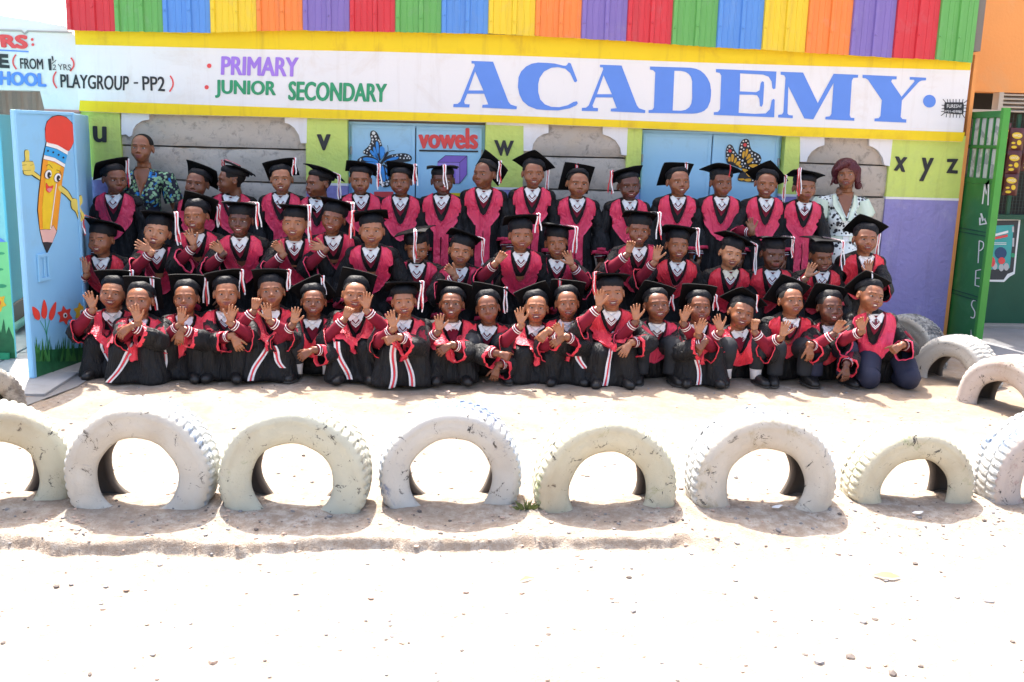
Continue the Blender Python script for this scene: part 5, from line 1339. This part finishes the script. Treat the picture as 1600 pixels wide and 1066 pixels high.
    if tas:
        ed = np.array([tas[0]*.104, tas[1]*.104, .068]); ed = BR@ed
        pc, pe = cw((0, 0, .075)), cw(ed*[1, 1, 1]+[0, 0, .004]); pe2 = cw(ed*[1.07, 1.07, 1])
        tb = MB(); sdv = np.array([.9, .25, 0])
        for q in range(tw):
            mi = ([0, 1, 0, 1][q] if tas[0] > 0 else [1, 0, 1, 0][q]) if tw > 1 else (0 if seed == 59 else 1)
            off = sdv*(q-(tw-1)/2)*.0105
            ln = tasl*rs.uniform(.9, 1.12); sway = rs.uniform(-.018, .018)
            path = [pc, (pc+pe)/2+[0, 0, .003], pe, pe2+[0, 0, -.004]]+[pe2+np.array([sway*t*t+.004*math.sin(7*t+q), -.006*t, -ln*t]) for t in (.2, .4, .6, .8, 1.0)]
            path = [p_+off*(min(i_, 3)/3)+np.array([0, -.0012*q, .0012*q]) for i_, p_ in enumerate(path)]
            vs = []
            for i_, p_ in enumerate(path):
                wv = sdv*.0050*(1+.15*math.sin(i_*2+q))
                vs += [p_-wv, p_+wv]
            tb.add(vs, [(2*i_, 2*i_+1, 2*i_+3, 2*i_+2) for i_ in range(len(path)-1)], mi)
        tb.build('tassel', [RIB_W, RIB_R], cap_o, True)
    # ---------------------------------------------------------------- legs and shoes
    if row == 'C' and legs is None and seed % 3:
        for s_ in (-1, 1):
            ft_ = base_+[s_*(.075+.02*rs.random()), -.215-.02*rs.random(), 0]; tn = s_*.025
            pth = [ft_+[0, .07, .035], ft_+[0, .05, .038], ft_+[0, .01, .040], ft_+[tn*.4, -.03, .034], ft_+[tn*.8, -.065, .029], ft_+[tn, -.085, .024], ft_+[tn, -.094, .022]]
            v_, f_ = loft(pth, [(.012, .014), (.030, .034), (.033, .038), (.035, .033), (.034, .028), (.024, .022), (.008, .010)], 14, up=(0, 0, 1)); v_[:, 2] = np.maximum(v_[:, 2], .004)
            mesh_obj('shoe', v_, f_, SHOE, root, True)
    if legs in ('open', 'skirt', 'kneel'):
        tm = {'open': TROU_D, 'skirt': TROU_D, 'kneel': TROU}[legs]
        if label.find('navy') >= 0: tm = TROU
        for s_ in (-1, 1):
            if legs == 'kneel':
                kn = base_+[.03+s_*.135, -.17, .085]; a_ = [hip+[s_*.07, -.06, -.02], (hip+[s_*.09, -.06, 0]+kn)/2, kn+[0, .03, .01], kn+[0, .0, -.01], kn+[0, .12, -.035], kn+[0, .26, -.04]]
                v_, f_ = loft(smooth_loop(a_, 4, False), np.interp(np.linspace(0, 1, 21), np.linspace(0, 1, 6), [.085, .08, .075, .072, .06, .045]), 16)
                mesh_obj('trouser_leg', v_, f_, tm, root, True); continue
            kn = base_+[s_*.105, -.165, .25]; an = base_+[s_*.10, -.135, .055]
            a_ = [hip+[s_*.06, -.02, .02], (hip+[s_*.07, 0, 0]+kn)/2+[0, 0, .02], kn, (kn*.55+an*.45)+[0, .015, 0], an+[0, 0, .05 if legs == 'skirt' else .01]]
            v_, f_ = loft(smooth_loop(a_, 4, False), np.interp(np.linspace(0, 1, 17), np.linspace(0, 1, 5), [.08, .075, .062, .054, .043 if legs == 'skirt' else .052]), 14, disp=lambda u, a: 1+.04*np.sin(3*a+20*u+seed))
            mesh_obj('trouser_leg', v_, f_, tm, root, True)
            if legs == 'skirt':
                v_, f_ = loft([an+[0, .002, .055], an+[0, 0, .02], an+[0, -.01, -.02]], [.042, .037, .036], 12); mesh_obj('sock', v_, f_, SOCK, root, True)
            ft_ = base_+[s_*.11, -.15, 0]; tn = s_*.03
            pth = [ft_+[0, .07, .035], ft_+[0, .05, .038], ft_+[0, .01, .040], ft_+[tn*.4, -.04, .034], ft_+[tn*.8, -.085, .029], ft_+[tn, -.115, .024], ft_+[tn, -.126, .022]]
            v_, f_ = loft(pth, [(.012, .014), (.030, .034), (.033, .038), (.035, .033), (.036, .028), (.026, .022), (.008, .010)], 14, up=(0, 0, 1)); v_[:, 2] = np.maximum(v_[:, 2], .012)
            sh2 = mesh_obj('shoe', v_, f_, SHOE, root, True)
            v_, f_ = loft([p_*[1, 1, 0]+[0, 0, .010] for p_ in pth], [(.012, .008), (.031, .008), (.034, .008), (.036, .008), (.037, .008), (.027, .008), (.008, .006)], 12, up=(0, 0, 1)); mesh_obj('sole', v_, f_, SOLE, sh2, True)
    return root
# ================================================================== PEOPLE: who stands where
G = graduate
def crowd():
    # standing along the wall
    G('A', 180, 283, 'graduate below the letter u turning towards the woman in the floral dress', yaw=35, cap=(0, 36, -12), tas=(1, -.6), seed=1, tasl=.2)
    G('A', 308, 290, 'smiling graduate before the stone wall next to the woman in the floral dress', cap=(0, 38, 14), tas=None, mouth='grin', fat=1, seed=2, roll=4)
    G('A', 361, 284, 'graduate in profile before the stone wall, grinning with cap tipped back', yaw=-72, cap=(0, 30, 0), tas=(-.6, -1), mouth='smile', seed=3, hood='short', tasl=.06)
    G('A', 440, 283, 'graduate with parted lips at the edge of the stone wall beside the letter v', cap=(0, 32, -10), tas=(1, -.8), mouth='open', skin=2, seed=4, hood='strips')
    G('A', 497, 290, 'graduate under the letter v looking aside with a grin', yaw=-50, cap=(12, 26, 6), tas=(1, .2), mouth='grin', skin=0, seed=5, tasl=.18)
    G('A', 563, 284, 'solemn graduate under the tip of the blue butterfly wing', cap=(0, 22, 8), tas=(1, -1), skin=1, seed=6, hood='short', tasl=.17)
    G('A', 626, 287, 'smiling graduate whose cap covers the middle of the blue butterfly', cap=(0, 28, 12), tas=(.8, -1), mouth='grin', fat=1, seed=7, tasl=.15)
    G('A', 692, 285, 'graduate before the purple cube with ribbons hanging down the face', cap=(0, 6, 2), tas=(.1, -1), skin=3, seed=8, hood='strips', tasl=.16)
    G('A', 757, 275, 'graduate below the letter w looking aside with the board tipped back', yaw=-32, cap=(28, 52, 18), tas=(.2, -1), fat=1, seed=9, hood='strips', tasl=.16, byaw=-6)
    G('A', 833, 274, 'laughing graduate by the letter w with the cap set at a slant', cap=(30, 36, 18), tas=(1, -.3), mouth='smile', skin=1, seed=10, hood='strips', tasl=.19)
    G('A', 903, 290, 'graduate with narrowed eyes and upright board before the middle stone arch', cap=(0, 62, 5), tas=(-.2, -1), skin=1, seed=11, hood='strips', fat=1, tasl=.14)
    G('A', 983, 293, 'graduate at the edge of the middle stone arch with ribbons beside the ear', cap=(0, 26, -11), tas=(-1, -1), mouth='grin', skin=3, seed=12, tasl=.17)
    G('A', 1060, 287, 'graduate with open mouth before the plain leaf of the blue door', cap=(0, 46, 4), tas=(.5, -1), mouth='open', skin=1, seed=13, tasl=.16)
    G('A', 1127, 288, 'graduate with a single red ribbon over the face by the orange butterfly', cap=(22, 20, 12), tas=(-.2, -1), skin=0, seed=14, tw=1, tasl=.15)
    G('A', 1197, 290, 'graduate beside the orange butterfly glancing aside with a low waving hand', yaw=-18, cap=(35, 50, 14), tas=(.6, -1), mouth='smile', skin=1, seed=15, L=('wave', 1172, 350, .2, 'open', -22), tasl=.19)
    G('A', 1257, 296, 'graduate with ribbons hiding half the face beside the woman in polka dots', cap=(0, 12, 12), tas=(-.75, -1), skin=1, seed=16, tie=True, tw=4, tasl=.19, hood='strips')
    # bending or kneeling in the middle
    G('B', 158, 378, 'graduate next to the pencil gate waving with a wide grin', cap=(10, 16, 10), tas=(-1, -1), mouth='smile', fat=1, skin=1, seed=21, L=('wave', 131, 412, .27, 'open', -12), satin_m=RED_S, hood='short')
    G('B', 246, 365, 'graduate with tilted head and a sideways waving hand below the floral dress', roll=12, cap=(0, 12, -8), tas=(1, -1), mouth='open', skin=4, seed=22, L=('wave', 221, 385, .3, 'open', -62), tasl=.2)
    G('B', 306, 341, 'graduate with the cap pushed far back and a hand under the chin', roll=-5, cap=(18, 42, 8), tas=(1, -.4), mouth='smile', skin=1, seed=23, L=('wave', 297, 369, .25, 'open', -20), tasl=.14, dy=.05, sleeve=.5)
    G('B', 376, 347, 'smiling graduate with level cap and one hand out, below the graduate in profile', cap=(0, 8, 1), tas=(1, -.8), mouth='smile', skin=3, seed=24, L=('wave', 336, 385, .25, 'soft', -50), tasl=.16)
    G('B', 461, 352, 'beaming graduate with upturned palm and long white ribbons, below the letter v', cap=(0, 7, 2), tas=(.9, -1), mouth='smile', skin=2, seed=25, tie=True, L=('wave', 432, 384, .25, 'soft', -40), tasl=.24, fat=1)
    G('B', 521, 345, 'graduate leaning in with spread fingers held sideways', roll=5, cap=(0, 14, 4), tas=(1, -.9), mouth='smile', skin=0, seed=26, L=('wave', 493, 385, .25, 'open', -75), tasl=.19, dy=.05)
    G('B', 581, 363, 'graduate in a broad crimson hood with ribbons by one ear and lowered hands', cap=(0, 15, -8), tas=(-1, -1), mouth='grin', skin=2, seed=27, tasl=.18, dy=-.06, fat=1)
    G('B', 652, 389, 'graduate peering up from a bowed head with white ribbon over the brow', pitch=16, cap=(-18, 12, -14), tas=(.4, -1), mouth='smile', skin=1, seed=28, tasl=.2, dy=.03)
    G('B', 720, 395, 'graduate with head aslant offering an upturned palm', roll=9, yaw=-6, cap=(5, 15, 14), tas=(1, -.6), mouth='grin', skin=2, seed=29, L=('wave', 701, 420, .3, 'soft', -45), tasl=.18)
    G('B', 814, 371, 'graduate with a puffed cap pointing two fingers, below the slanted cap', cap=(0, 16, -4), tas=(1, -.9), mouth='grin', skin=1, seed=30, L=('cup', 785, 398, .25, 'ok', 35), tasl=.13, fat=1, dy=-.05)
    G('B', 869, 382, 'graduate leaning in with ribbons over a raised waving palm', roll=-9, cap=(18, 10, 14), tas=(.8, -1), mouth='grin', skin=1, seed=31, Rr=('wave', 888, 401, .28, 'open', -25), tasl=.17)
    G('B', 998, 363, 'graduate making a ring with finger and thumb beside an open mouth', cap=(0, 12, 3), tas=(1, -1), mouth='open', skin=0, seed=32, L=('cup', 985, 381, .3, 'ok', 10), tasl=.17, shirt=None)
    G('B', 1058, 386, 'graduate raising a flat palm beside the cheek, below the open-mouthed graduate', roll=-3, cap=(0, 15, 7), tas=(1, -.8), mouth='smile', skin=1, seed=33, L=('wave', 1027, 393, .3, 'open', 8), satin_m=RED_S, tasl=.2, hood='short')
    G('B', 1142, 399, 'graduate in a cream shirt squinting with the cap tilted over one ear', roll=8, cap=(12, 12, 16), tas=(1, -.8), mouth='grin', skin=4, seed=34, satin_m=RED_S, shirt='cream', tasl=.2)
    G('B', 1208, 400, 'serious graduate with lowered chin and a broad flat cap', pitch=8, cap=(0, 11, 0), tas=(1, -.6), skin=3, seed=35, satin_m=RED_S, tasl=.15)
    G('B', 1283, 402, 'graduate bowing forward with a palm up, below the ribbon-hidden face', pitch=14, roll=-3, cap=(6, 10, 9), tas=(.8, -1), mouth='smile', skin=0, seed=36, L=('wave', 1267, 420, .3, 'open', 20), satin_m=RED_S, tasl=.18)
    G('B', 1352, 377, 'graduate against the purple wall below the polka dots, palm at the chest', yaw=-8, roll=-3, cap=(8, 32, 16), tas=(1, .1), mouth='grin', skin=1, seed=37, Rr=('wave', 1357, 415, .28, 'open', -10), satin_m=RED_S, tasl=.2)
    # crouching at the front
    G('C', 177, 462, 'crouching graduate at the gate flowers waving a lifted hand', roll=8, cap=(-10, 36, 2), tas=(1, -.9), mouth='smile', skin=2, seed=41, L=('wave', 140, 466, .25, 'open', -14), Rr=('rest', 178, 538, .3, 'soft', -30), satin_m=RED_S, ribbons=[(-.02, .04, .24, .03)], fat=1, dy=.05)
    G('C', 218, 473, 'crouching graduate in a spread gown with a diagonal striped hem, hand over mouth', cap=(0, 56, 3), tas=(.5, -1), mouth='grin', skin=1, seed=42, L=('wave', 212, 487, .32, 'open', -10), Rr=('rest', 190, 521, .33, 'soft', -50), satin_m=RED_S, ribbons=[(.03, -.15, .28, .02)], dy=-.10, tasl=.2)
    G('C', 291, 469, 'crouching graduate with a hand below the smile and a straight striped ribbon', cap=(0, 50, 2), tas=(1, -1), mouth='grin', skin=1, seed=43, L=('wave', 284, 490, .3, 'open', 10), Rr=('rest', 280, 532, .32, 'soft', -10), satin_m=RED_S, ribbons=[(-.10, -.115, .26, .02)], tasl=.19)
    G('C', 354, 462, 'crouching graduate looking aside, one palm up and one hand on the knee', yaw=14, cap=(-10, 34, -4), tas=(1, -.7), skin=2, seed=44, Rr=('wave', 363, 487, .3, 'open', 18), L=('rest', 372, 541, .32, 'soft', 30), satin_m=RED_S, tasl=.16)
    G('C', 424, 459, 'crouching graduate turned sideways with both hands lifted to the cheek', yaw=16, roll=-4, cap=(-5, 24, 6), tas=(1, -.8), skin=1, seed=45, L=('wave', 400, 468, .2, 'curl', 10), Rr=('wave', 417, 484, .3, 'open', -10), ribbons=[(.0, -.10, .26, .02), (.03, .10, .24, .10)], satin_m=RED_S, tasl=.13)
    G('C', 490, 474, 'crouching graduate with slanted board and white socks, one hand up', cap=(-28, 48, -6), tas=(1, -.7), mouth='smile', skin=0, seed=46, L=('wave', 462, 490, .28, 'open', 14), Rr=('rest', 473, 556, .33, 'soft', -60), satin_m=RED_S, tasl=.14, legs='skirt')
    G('C', 555, 463, 'crouching graduate with chin on one hand and the other hand waving', roll=6, cap=(0, 62, 10), tas=None, mouth='smile', skin=2, seed=47, L=('wave', 545, 482, .2, 'curl', 20), Rr=('wave', 574, 467, .26, 'open', 8), satin_m=RED_S, ribbons=[(-.10, -.03, .27, .03)], fat=1)
    G('C', 631, 474, 'crouching graduate with level cap and two striped ribbons running down the gown', roll=-3, cap=(0, 14, 3), tas=(1, -.9), mouth='smile', skin=2, seed=48, L=('wave', 611, 496, .32, 'open', -15), Rr=('rest', 604, 533, .34, 'grip', -70), satin_m=RED_S, ribbons=[(-.045, -.07, .27, .01), (.01, .06, .27, .02)], dy=-.10, tasl=.19)
    G('C', 706, 478, 'crouching graduate with open mouth and raised palm next to the folded arms', cap=(0, 40, 8), tas=None, mouth='open', skin=0, seed=49, L=('wave', 686, 501, .28, 'open', 0), Rr=('rest', 690, 548, .33, 'soft', -60), satin_m=RED_S)
    G('C', 762, 484, 'crouching graduate with arms folded over the knees and one hand hanging down', roll=-4, cap=(8, 56, 12), tas=(.8, -1), skin=0, seed=50, L=('rest', 795, 558, .36, 'grip', 75), Rr=('rest', 773, 588, .30, 'soft', -15), satin_m=RED_S, legs='open', hood='short', tasl=.16)
    G('C', 838, 484, 'crouching smiling graduate with spread fingers between folded and crossed arms', cap=(-15, 50, -12), tas=None, mouth='smile', skin=2, seed=51, L=('wave', 812, 491, .28, 'open', -12), Rr=('rest', 845, 530, .3, 'curl', -40), satin_m=RED_S, hood='short')
    G('C', 886, 477, 'crouching graduate with crossed arms, striped ribbon over the knee', cap=(4, 52, 5), tas=(-.5, -1), mouth='grin', skin=1, seed=52, L=('wave', 870, 511, .33, 'soft', -30), Rr=('rest', 868, 535, .33, 'soft', -60), satin_m=RED_S, ribbons=[(.04, .10, .27, .12)], tasl=.18)
    G('C', 955, 461, 'crouching graduate with level cap, hand at the ear and one long striped ribbon', roll=-5, cap=(0, 12, 5), tas=(-1, -1), mouth='smile', skin=2, seed=53, L=('wave', 936, 463, .25, 'open', -5), satin_m=RED_S, ribbons=[(.03, -.06, .34, .02)], dy=-.05, tasl=.16)
    G('C', 1026, 480, 'crouching graduate in dark trousers with both palms raised', cap=(10, 48, 8), tas=(1, -.4), mouth='smile', skin=0, seed=54, L=('wave', 993, 485, .26, 'open', -8), Rr=('wave', 1073, 488, .26, 'open', 16), legs='open', tasl=.1)
    G('C', 1092, 483, 'crouching graduate hiding behind a lifted hand with a striped ribbon trailing down', cap=(-12, 36, 10), tas=(1, -.1), mouth='grin', skin=0, seed=55, Rr=('wave', 1096, 508, .3, 'open', 18), L=('rest', 1090, 545, .32, 'curl', -50), satin_m=RED_S, ribbons=[(-.05, -.02, .24, .02)], tasl=.1)
    G('C', 1158, 492, 'crouching graduate in white socks laughing with both hands up', roll=12, cap=(18, 30, 10), tas=(.1, -1), mouth='smile', skin=1, seed=56, L=('wave', 1121, 502, .26, 'open', -25), Rr=('wave', 1180, 501, .24, 'curl', 0), satin_m=RED_S, legs='skirt', tw=2, tasl=.12, hood='short')
    G('C', 1236, 473, 'crouching graduate in dark trousers with one palm up and one hand on the shin', cap=(12, 50, 12), tas=None, mouth='grin', skin=1, seed=57, tie=True, L=('wave', 1226, 511, .3, 'open', 8), Rr=('rest', 1266, 556, .3, 'soft', 5), satin_m=RED_S, legs='open')
    G('C', 1297, 484, 'crouching graduate in navy trousers reaching one hand down to the sand', cap=(-6, 48, 12), tas=None, mouth='open', skin=3, seed=58, L=('wave', 1312, 506, .28, 'soft', 20), Rr=('rest', 1322, 588, .36, 'soft', 0), satin_m=RED_S, legs='open', fat=1)
    G('C', 1360, 466, 'kneeling graduate in blue trousers leaning over beside the white tyres', roll=14, cap=(14, 42, 0), tas=(-.5, -1), mouth='open', skin=1, seed=59, tie=True, L=('wave', 1343, 502, .3, 'soft', -25), Rr=('rest', 1396, 548, .28, 'grip', -60), legs='kneel', tw=1, tasl=.2, dx=.10, dy=-.08)
crowd()

# ------------------------------------------------------------------ the two women
def floral():
    m, nt, p, vec = base('floral_cloth')
    v = nt.nodes.new('ShaderNodeTexVoronoi'); v.inputs['Scale'].default_value = 36; nt.links.new(vec, v.inputs['Vector'])
    n = noise(nt, vec, 130, 3, .6); ad = nt.nodes.new('ShaderNodeMath'); ad.operation = 'MULTIPLY_ADD'; ad.inputs[1].default_value = .38; nt.links.new(n, ad.inputs[0]); nt.links.new(v.outputs['Distance'], ad.inputs[2])
    r = ramp(nt, .60, .66, (1, 1, 1, 1), (0, 0, 0, 1)); nt.links.new(ad.outputs[0], r.inputs[0])
    g = mixc(nt, noise(nt, vec, 40, 3), (.05, .26, .08), (.50, .70, .46)); c = mixc(nt, r.outputs[0], (.012, .014, .03), g)
    r2 = ramp(nt, .60, .63); nt.links.new(noise(nt, vec, 11, 2, .5, 1.5), r2.inputs[0]); c = mixc(nt, r2.outputs[0], c, (.02, .22, .62))
    nt.links.new(c, p.inputs['Base Color']); p.inputs['Roughness'].default_value = .7; bumpit(nt, p, noise(nt, vec, 18, 4, .5, 1), .4, .01)
    return m
def dotted():
    m, nt, p, vec = base('dotted_cloth')
    v = nt.nodes.new('ShaderNodeTexVoronoi'); v.inputs['Scale'].default_value = 36; v.inputs['Randomness'].default_value = .75; nt.links.new(vec, v.inputs['Vector'])
    s = nt.nodes.new('ShaderNodeSeparateColor'); nt.links.new(v.outputs['Color'], s.inputs[0])
    k = nt.nodes.new('ShaderNodeMath'); k.operation = 'MULTIPLY_ADD'; k.inputs[1].default_value = .40; k.inputs[2].default_value = .20; nt.links.new(s.outputs[0], k.inputs[0])
    lt = nt.nodes.new('ShaderNodeMath'); lt.operation = 'LESS_THAN'; nt.links.new(v.outputs['Distance'], lt.inputs[0]); nt.links.new(k.outputs[0], lt.inputs[1])
    c = mixc(nt, lt.outputs[0], (.78, .82, .79), (.015, .015, .022)); nt.links.new(c, p.inputs['Base Color']); p.inputs['Roughness'].default_value = .6
    bumpit(nt, p, noise(nt, vec, 18, 4, .5, 1), .35, .01)
    return m
MINT = mat('mint_cloth', (.66, .76, .62), .65, .06, 10, .3, 30)
def woman(hx, hy, Y, label, cloth, yaw, roll, skin, mouth, hs, style):
    Hc = aty(hx, hy-4, Y); root = empty('person', (Hc[0], Y, 0)); tag(root, label, 'person', 'women standing behind the graduates')
    HR = rot(yaw, -2, roll); hw = lambda p: Hc+(np.asarray(p, float)*hs*[.96, 1, .95])@HR.T
    b_ = np.array([Hc[0], Y, 0.]); N = Hc+[-.06*math.sin(R(roll))*0, .035, -.150*hs]; sw = .158; shl, shr = N+[-sw, .01, -.055], N+[sw, .01, -.055]; hip = b_+[0, .02, .72]; ws = b_+[0, .02, N[2]-.33]
    cs = [(N+[0, .015, -.10], ws, .112, .098), (shl, shr, .05, .05), (ws, hip, .10, .14), (hip, b_+[0, .02, .05], .14, .19)]
    allp = np.array([c[0] for c in cs]+[c[1] for c in cs]); lo = allp.min(0)-.25; hi = allp.max(0)+.25; lo[2] = -.02
    P = grid(lo, hi, .014); d = None
    for a, b, ra, rb in cs:
        e = capsule(P, a, b, ra, rb); d = e if d is None else smin(d, e, .06)
    # bust
    for s_ in (-1, 1): d = smin(d, ellip(P, N+[s_*.06, -.075, -.19], (.06, .05, .06)), .05)
    d = smax(d, -(P[..., 2]-.01), .01)
    V, F = snets(d, lo, .014); nz = vn1(V[:, 0]*9, V[:, 2]*7); V[:, 1] += .008*nz
    g = new_acc(); add_np(g, V, F, 0)
    hv, hf, hm, keep, ye = HEADS[(mouth, 0)]
    body = new_acc(); HV = hw(hv); add_np(body, HV, hf, hm)
    tv, tf = loft([Hc+[0, .03, -.11], N+[0, .02, -.03], N+[0, .03, -.15], hip], [.048, .054, .08, .09], 12); add_np(body, tv, tf, 0)
    bvh = BVHTree.FromPolygons([tuple(v) for v in np.concatenate([V, HV])], F.tolist()+(hf+len(V)).tolist())
    for side, Sh in ((-1, shl), (1, shr)):
        El = Sh+[side*.07, .03, -.27]; Wr = El+[-side*.05, -.14, -.22]
        av, af = loft([Sh, (Sh+El)/2, El, (El+Wr)/2, Wr], [.044, .042, .036, .032, .024], 12); add_np(body, av, af, 0)
        hV, hF, hM = hand_world('soft', side, Wr, Wr-El, (-side, .2, 0), 1.2); add_np(body, hV, hF, hM)
        q = .62 if style == 'floral' else .42
        pts = [Sh-(El-Sh)*.1, Sh+(El-Sh)*.15, Sh+(El-Sh)*.35, Sh+(El-Sh)*q]
        ps = smooth_loop(pts, 5, False); rr_ = [.055, .062, .066, .070] if style == 'floral' else [.055, .080, .092, .066]
        rd = np.interp(np.linspace(0, 1, len(ps)), np.linspace(0, 1, 4), rr_)
        fo = lambda u, a: 1+(.03 if style == 'floral' else .09)*np.sin((5 if style == 'floral' else 9)*a+4*u)
        sv, sf = loft(ps, rd, 24, False, disp=fo)
        if style == 'floral': add_np(g, sv, sf, 0)
        else: mesh_obj('puff_sleeve', sv, sf, MINT, root, True)
    dr = acc_obj('dress', g, cloth, root)
    acc_obj('body', body, [SKIN[skin], LIP, HAIR, PALM], root)
    for s_ in (-1, 1):
        e = MB(); v_, f_ = uvsphere((s_*.0285, ye+.0035, .0012), (.0120, .0075, .0055), 12, 8); e.add(hw(v_), f_, 0)
        v_, f_ = uvsphere((s_*.0285, ye-.0020, .0014), (.0056, .0034, .0054), 10, 6); e.add(hw(v_), f_, 1); e.build('eye', [SCL, IRIS], root, True)
    if mouth in ('smile', 'grin'):
        t = MB(); v_, f_ = uvsphere((0, -.0735, ZM), (.0175, .007, .0025), 14, 6); v_[:, 2] += .0055*(v_[:, 0]/.022)**2; v_[:, 1] += 16*v_[:, 0]**2; t.add(hw(v_), f_); t.build('teeth', TEETH, root, True)
    fr = np.array([0, -1., 0.]); frame = (N+[0, 0, -.02], np.array([1., 0, 0]), np.array([0, 0, 1.]), fr)
    lay('neckline', pattern(mir([(.062, .05), (.050, -.02), (.0, -.16 if style == 'floral' else -.14)]), .02), frame, bvh, .006, SKIN[skin], root)
    lap = [(.004, -.17), (.052, -.02), (.060, .045), (.085, .03), (.082, -.05), (.032, -.165)]
    if style == 'floral':
        for s_ in (-1, 1): lay('lapel', pattern([(s_*x*.9, z) for x, z in [(.0, -.18), (.052, -.02), (.062, .045), (.080, .03), (.070, -.04), (.022, -.17)]], .02), frame, bvh, .010, cloth, dr)
        lay('waist_tie', pattern([(-.105, -.31), (.105, -.31), (.105, -.325), (-.105, -.325)], .02), frame, bvh, .008, MINT, dr)
        # smooth pulled-back hair
        Pq = grid(np.array([-.09, -.10, -.07]), (.09, .14, .13), .005); dd = smax(ellip(Pq, (0, .020, .034), (.0775, .093, .079)), -ellip(Pq, (0, -.095, -.035), (.068, .088, .092)), .006)
        dd = ellip(Pq, (0, .105, .045), (.034, .028, .032)); v_, f_ = snets(dd, np.array([-.09, -.10, -.07]), .005); mesh_obj('hair', hw(v_), f_, HAIR, root, True)
    else:
        for s_ in (-1, 1): lay('lapel', pattern([(s_*x*1.15, z) for x, z in lap], .02), frame, bvh, .011, MINT, dr)
        lay('belt', pattern([(-.12, -.285), (.12, -.285), (.12, -.325), (-.12, -.325)], .02), frame, bvh, .010, MINT, dr)
        lay('belt_buckle', pattern([(-.02, -.283), (.025, -.283), (.025, -.327), (-.02, -.327)], .02), frame, bvh, .015, WHITE_L, dr)
        lo = np.array([-.13, -.12, -.17]); Pq = grid(lo, (.13, .16, .15), .0055)
        dd = ellip(Pq, (0, .022, .036), (.088, .100, .090))
        for s_ in (-1, 1): dd = smin(dd, capsule(Pq, (s_*.072, .015, .03), (s_*(.082 if s_ > 0 else .07), .0, -.10 if s_ > 0 else -.05), .03, .018), .02)
        dd = smin(dd, capsule(Pq, (0, .07, .0), (0, .075, -.08), .07, .05), .03)
        dd = smax(dd, -ellip(Pq, (-.008, -.100, -.035), (.062, .095, .092)), .012)
        dd = smin(dd, capsule(Pq, (.02, -.072, .085), (-.066, -.058, .045), .016, .012), .012)
        v_, f_ = snets(dd, lo, .0055)
        an = np.arctan2(v_[:, 0], v_[:, 1]-.02); rr = v_*[1, 1, 0]; rr /= np.linalg.norm(rr, axis=1)[:, None]+1e-6
        v_ = v_+rr*(.0035*np.sin(34*an+v_[:, 2]*40)+.003*np.sin(61*an-v_[:, 2]*25))[:, None]
        mesh_obj('hair', hw(v_), f_, mat('burgundy_hair', (.085, .008, .014), .45, .3, 30, .5, 90, .5, .004), root, True)
        lk = MB()                                                # loose ends of the bob
        rq = random.Random(4)
        for i in range(26):
            s_ = 1 if i % 3 else -1; x0 = s_*rq.uniform(.06, .095); y0 = rq.uniform(-.03, .06); z0 = rq.uniform(-.04, -.08) if s_ > 0 else rq.uniform(-.01, -.05)
            p0 = np.array([x0, y0, z0]); p2_ = p0+[s_*rq.uniform(.0, .03), rq.uniform(-.02, .01), -rq.uniform(.02, .055)]; p1_ = (p0+p2_)/2+[s_*.006, 0, 0]
            v2, f2 = loft([hw(p0), hw(p1_), hw(p2_)], [.0055, .004, .001], 5); lk.add(v2, f2)
        tag(lk.build('hair_ends', mat('burgundy_hair', (.085, .008, .014)), root, True), kind='stuff')
woman(222, 236, 7.62, 'woman with pulled-back hair in a dark dress with green and blue flowers', floral(), 0, 2, 1, 'closed', 1.08, 'floral')
woman(1322, 277, 7.60, 'woman with burgundy bob in a mint dress with black polka dots and belt', dotted(), -22, -7, 1, 'grin', 1.08, 'dots')
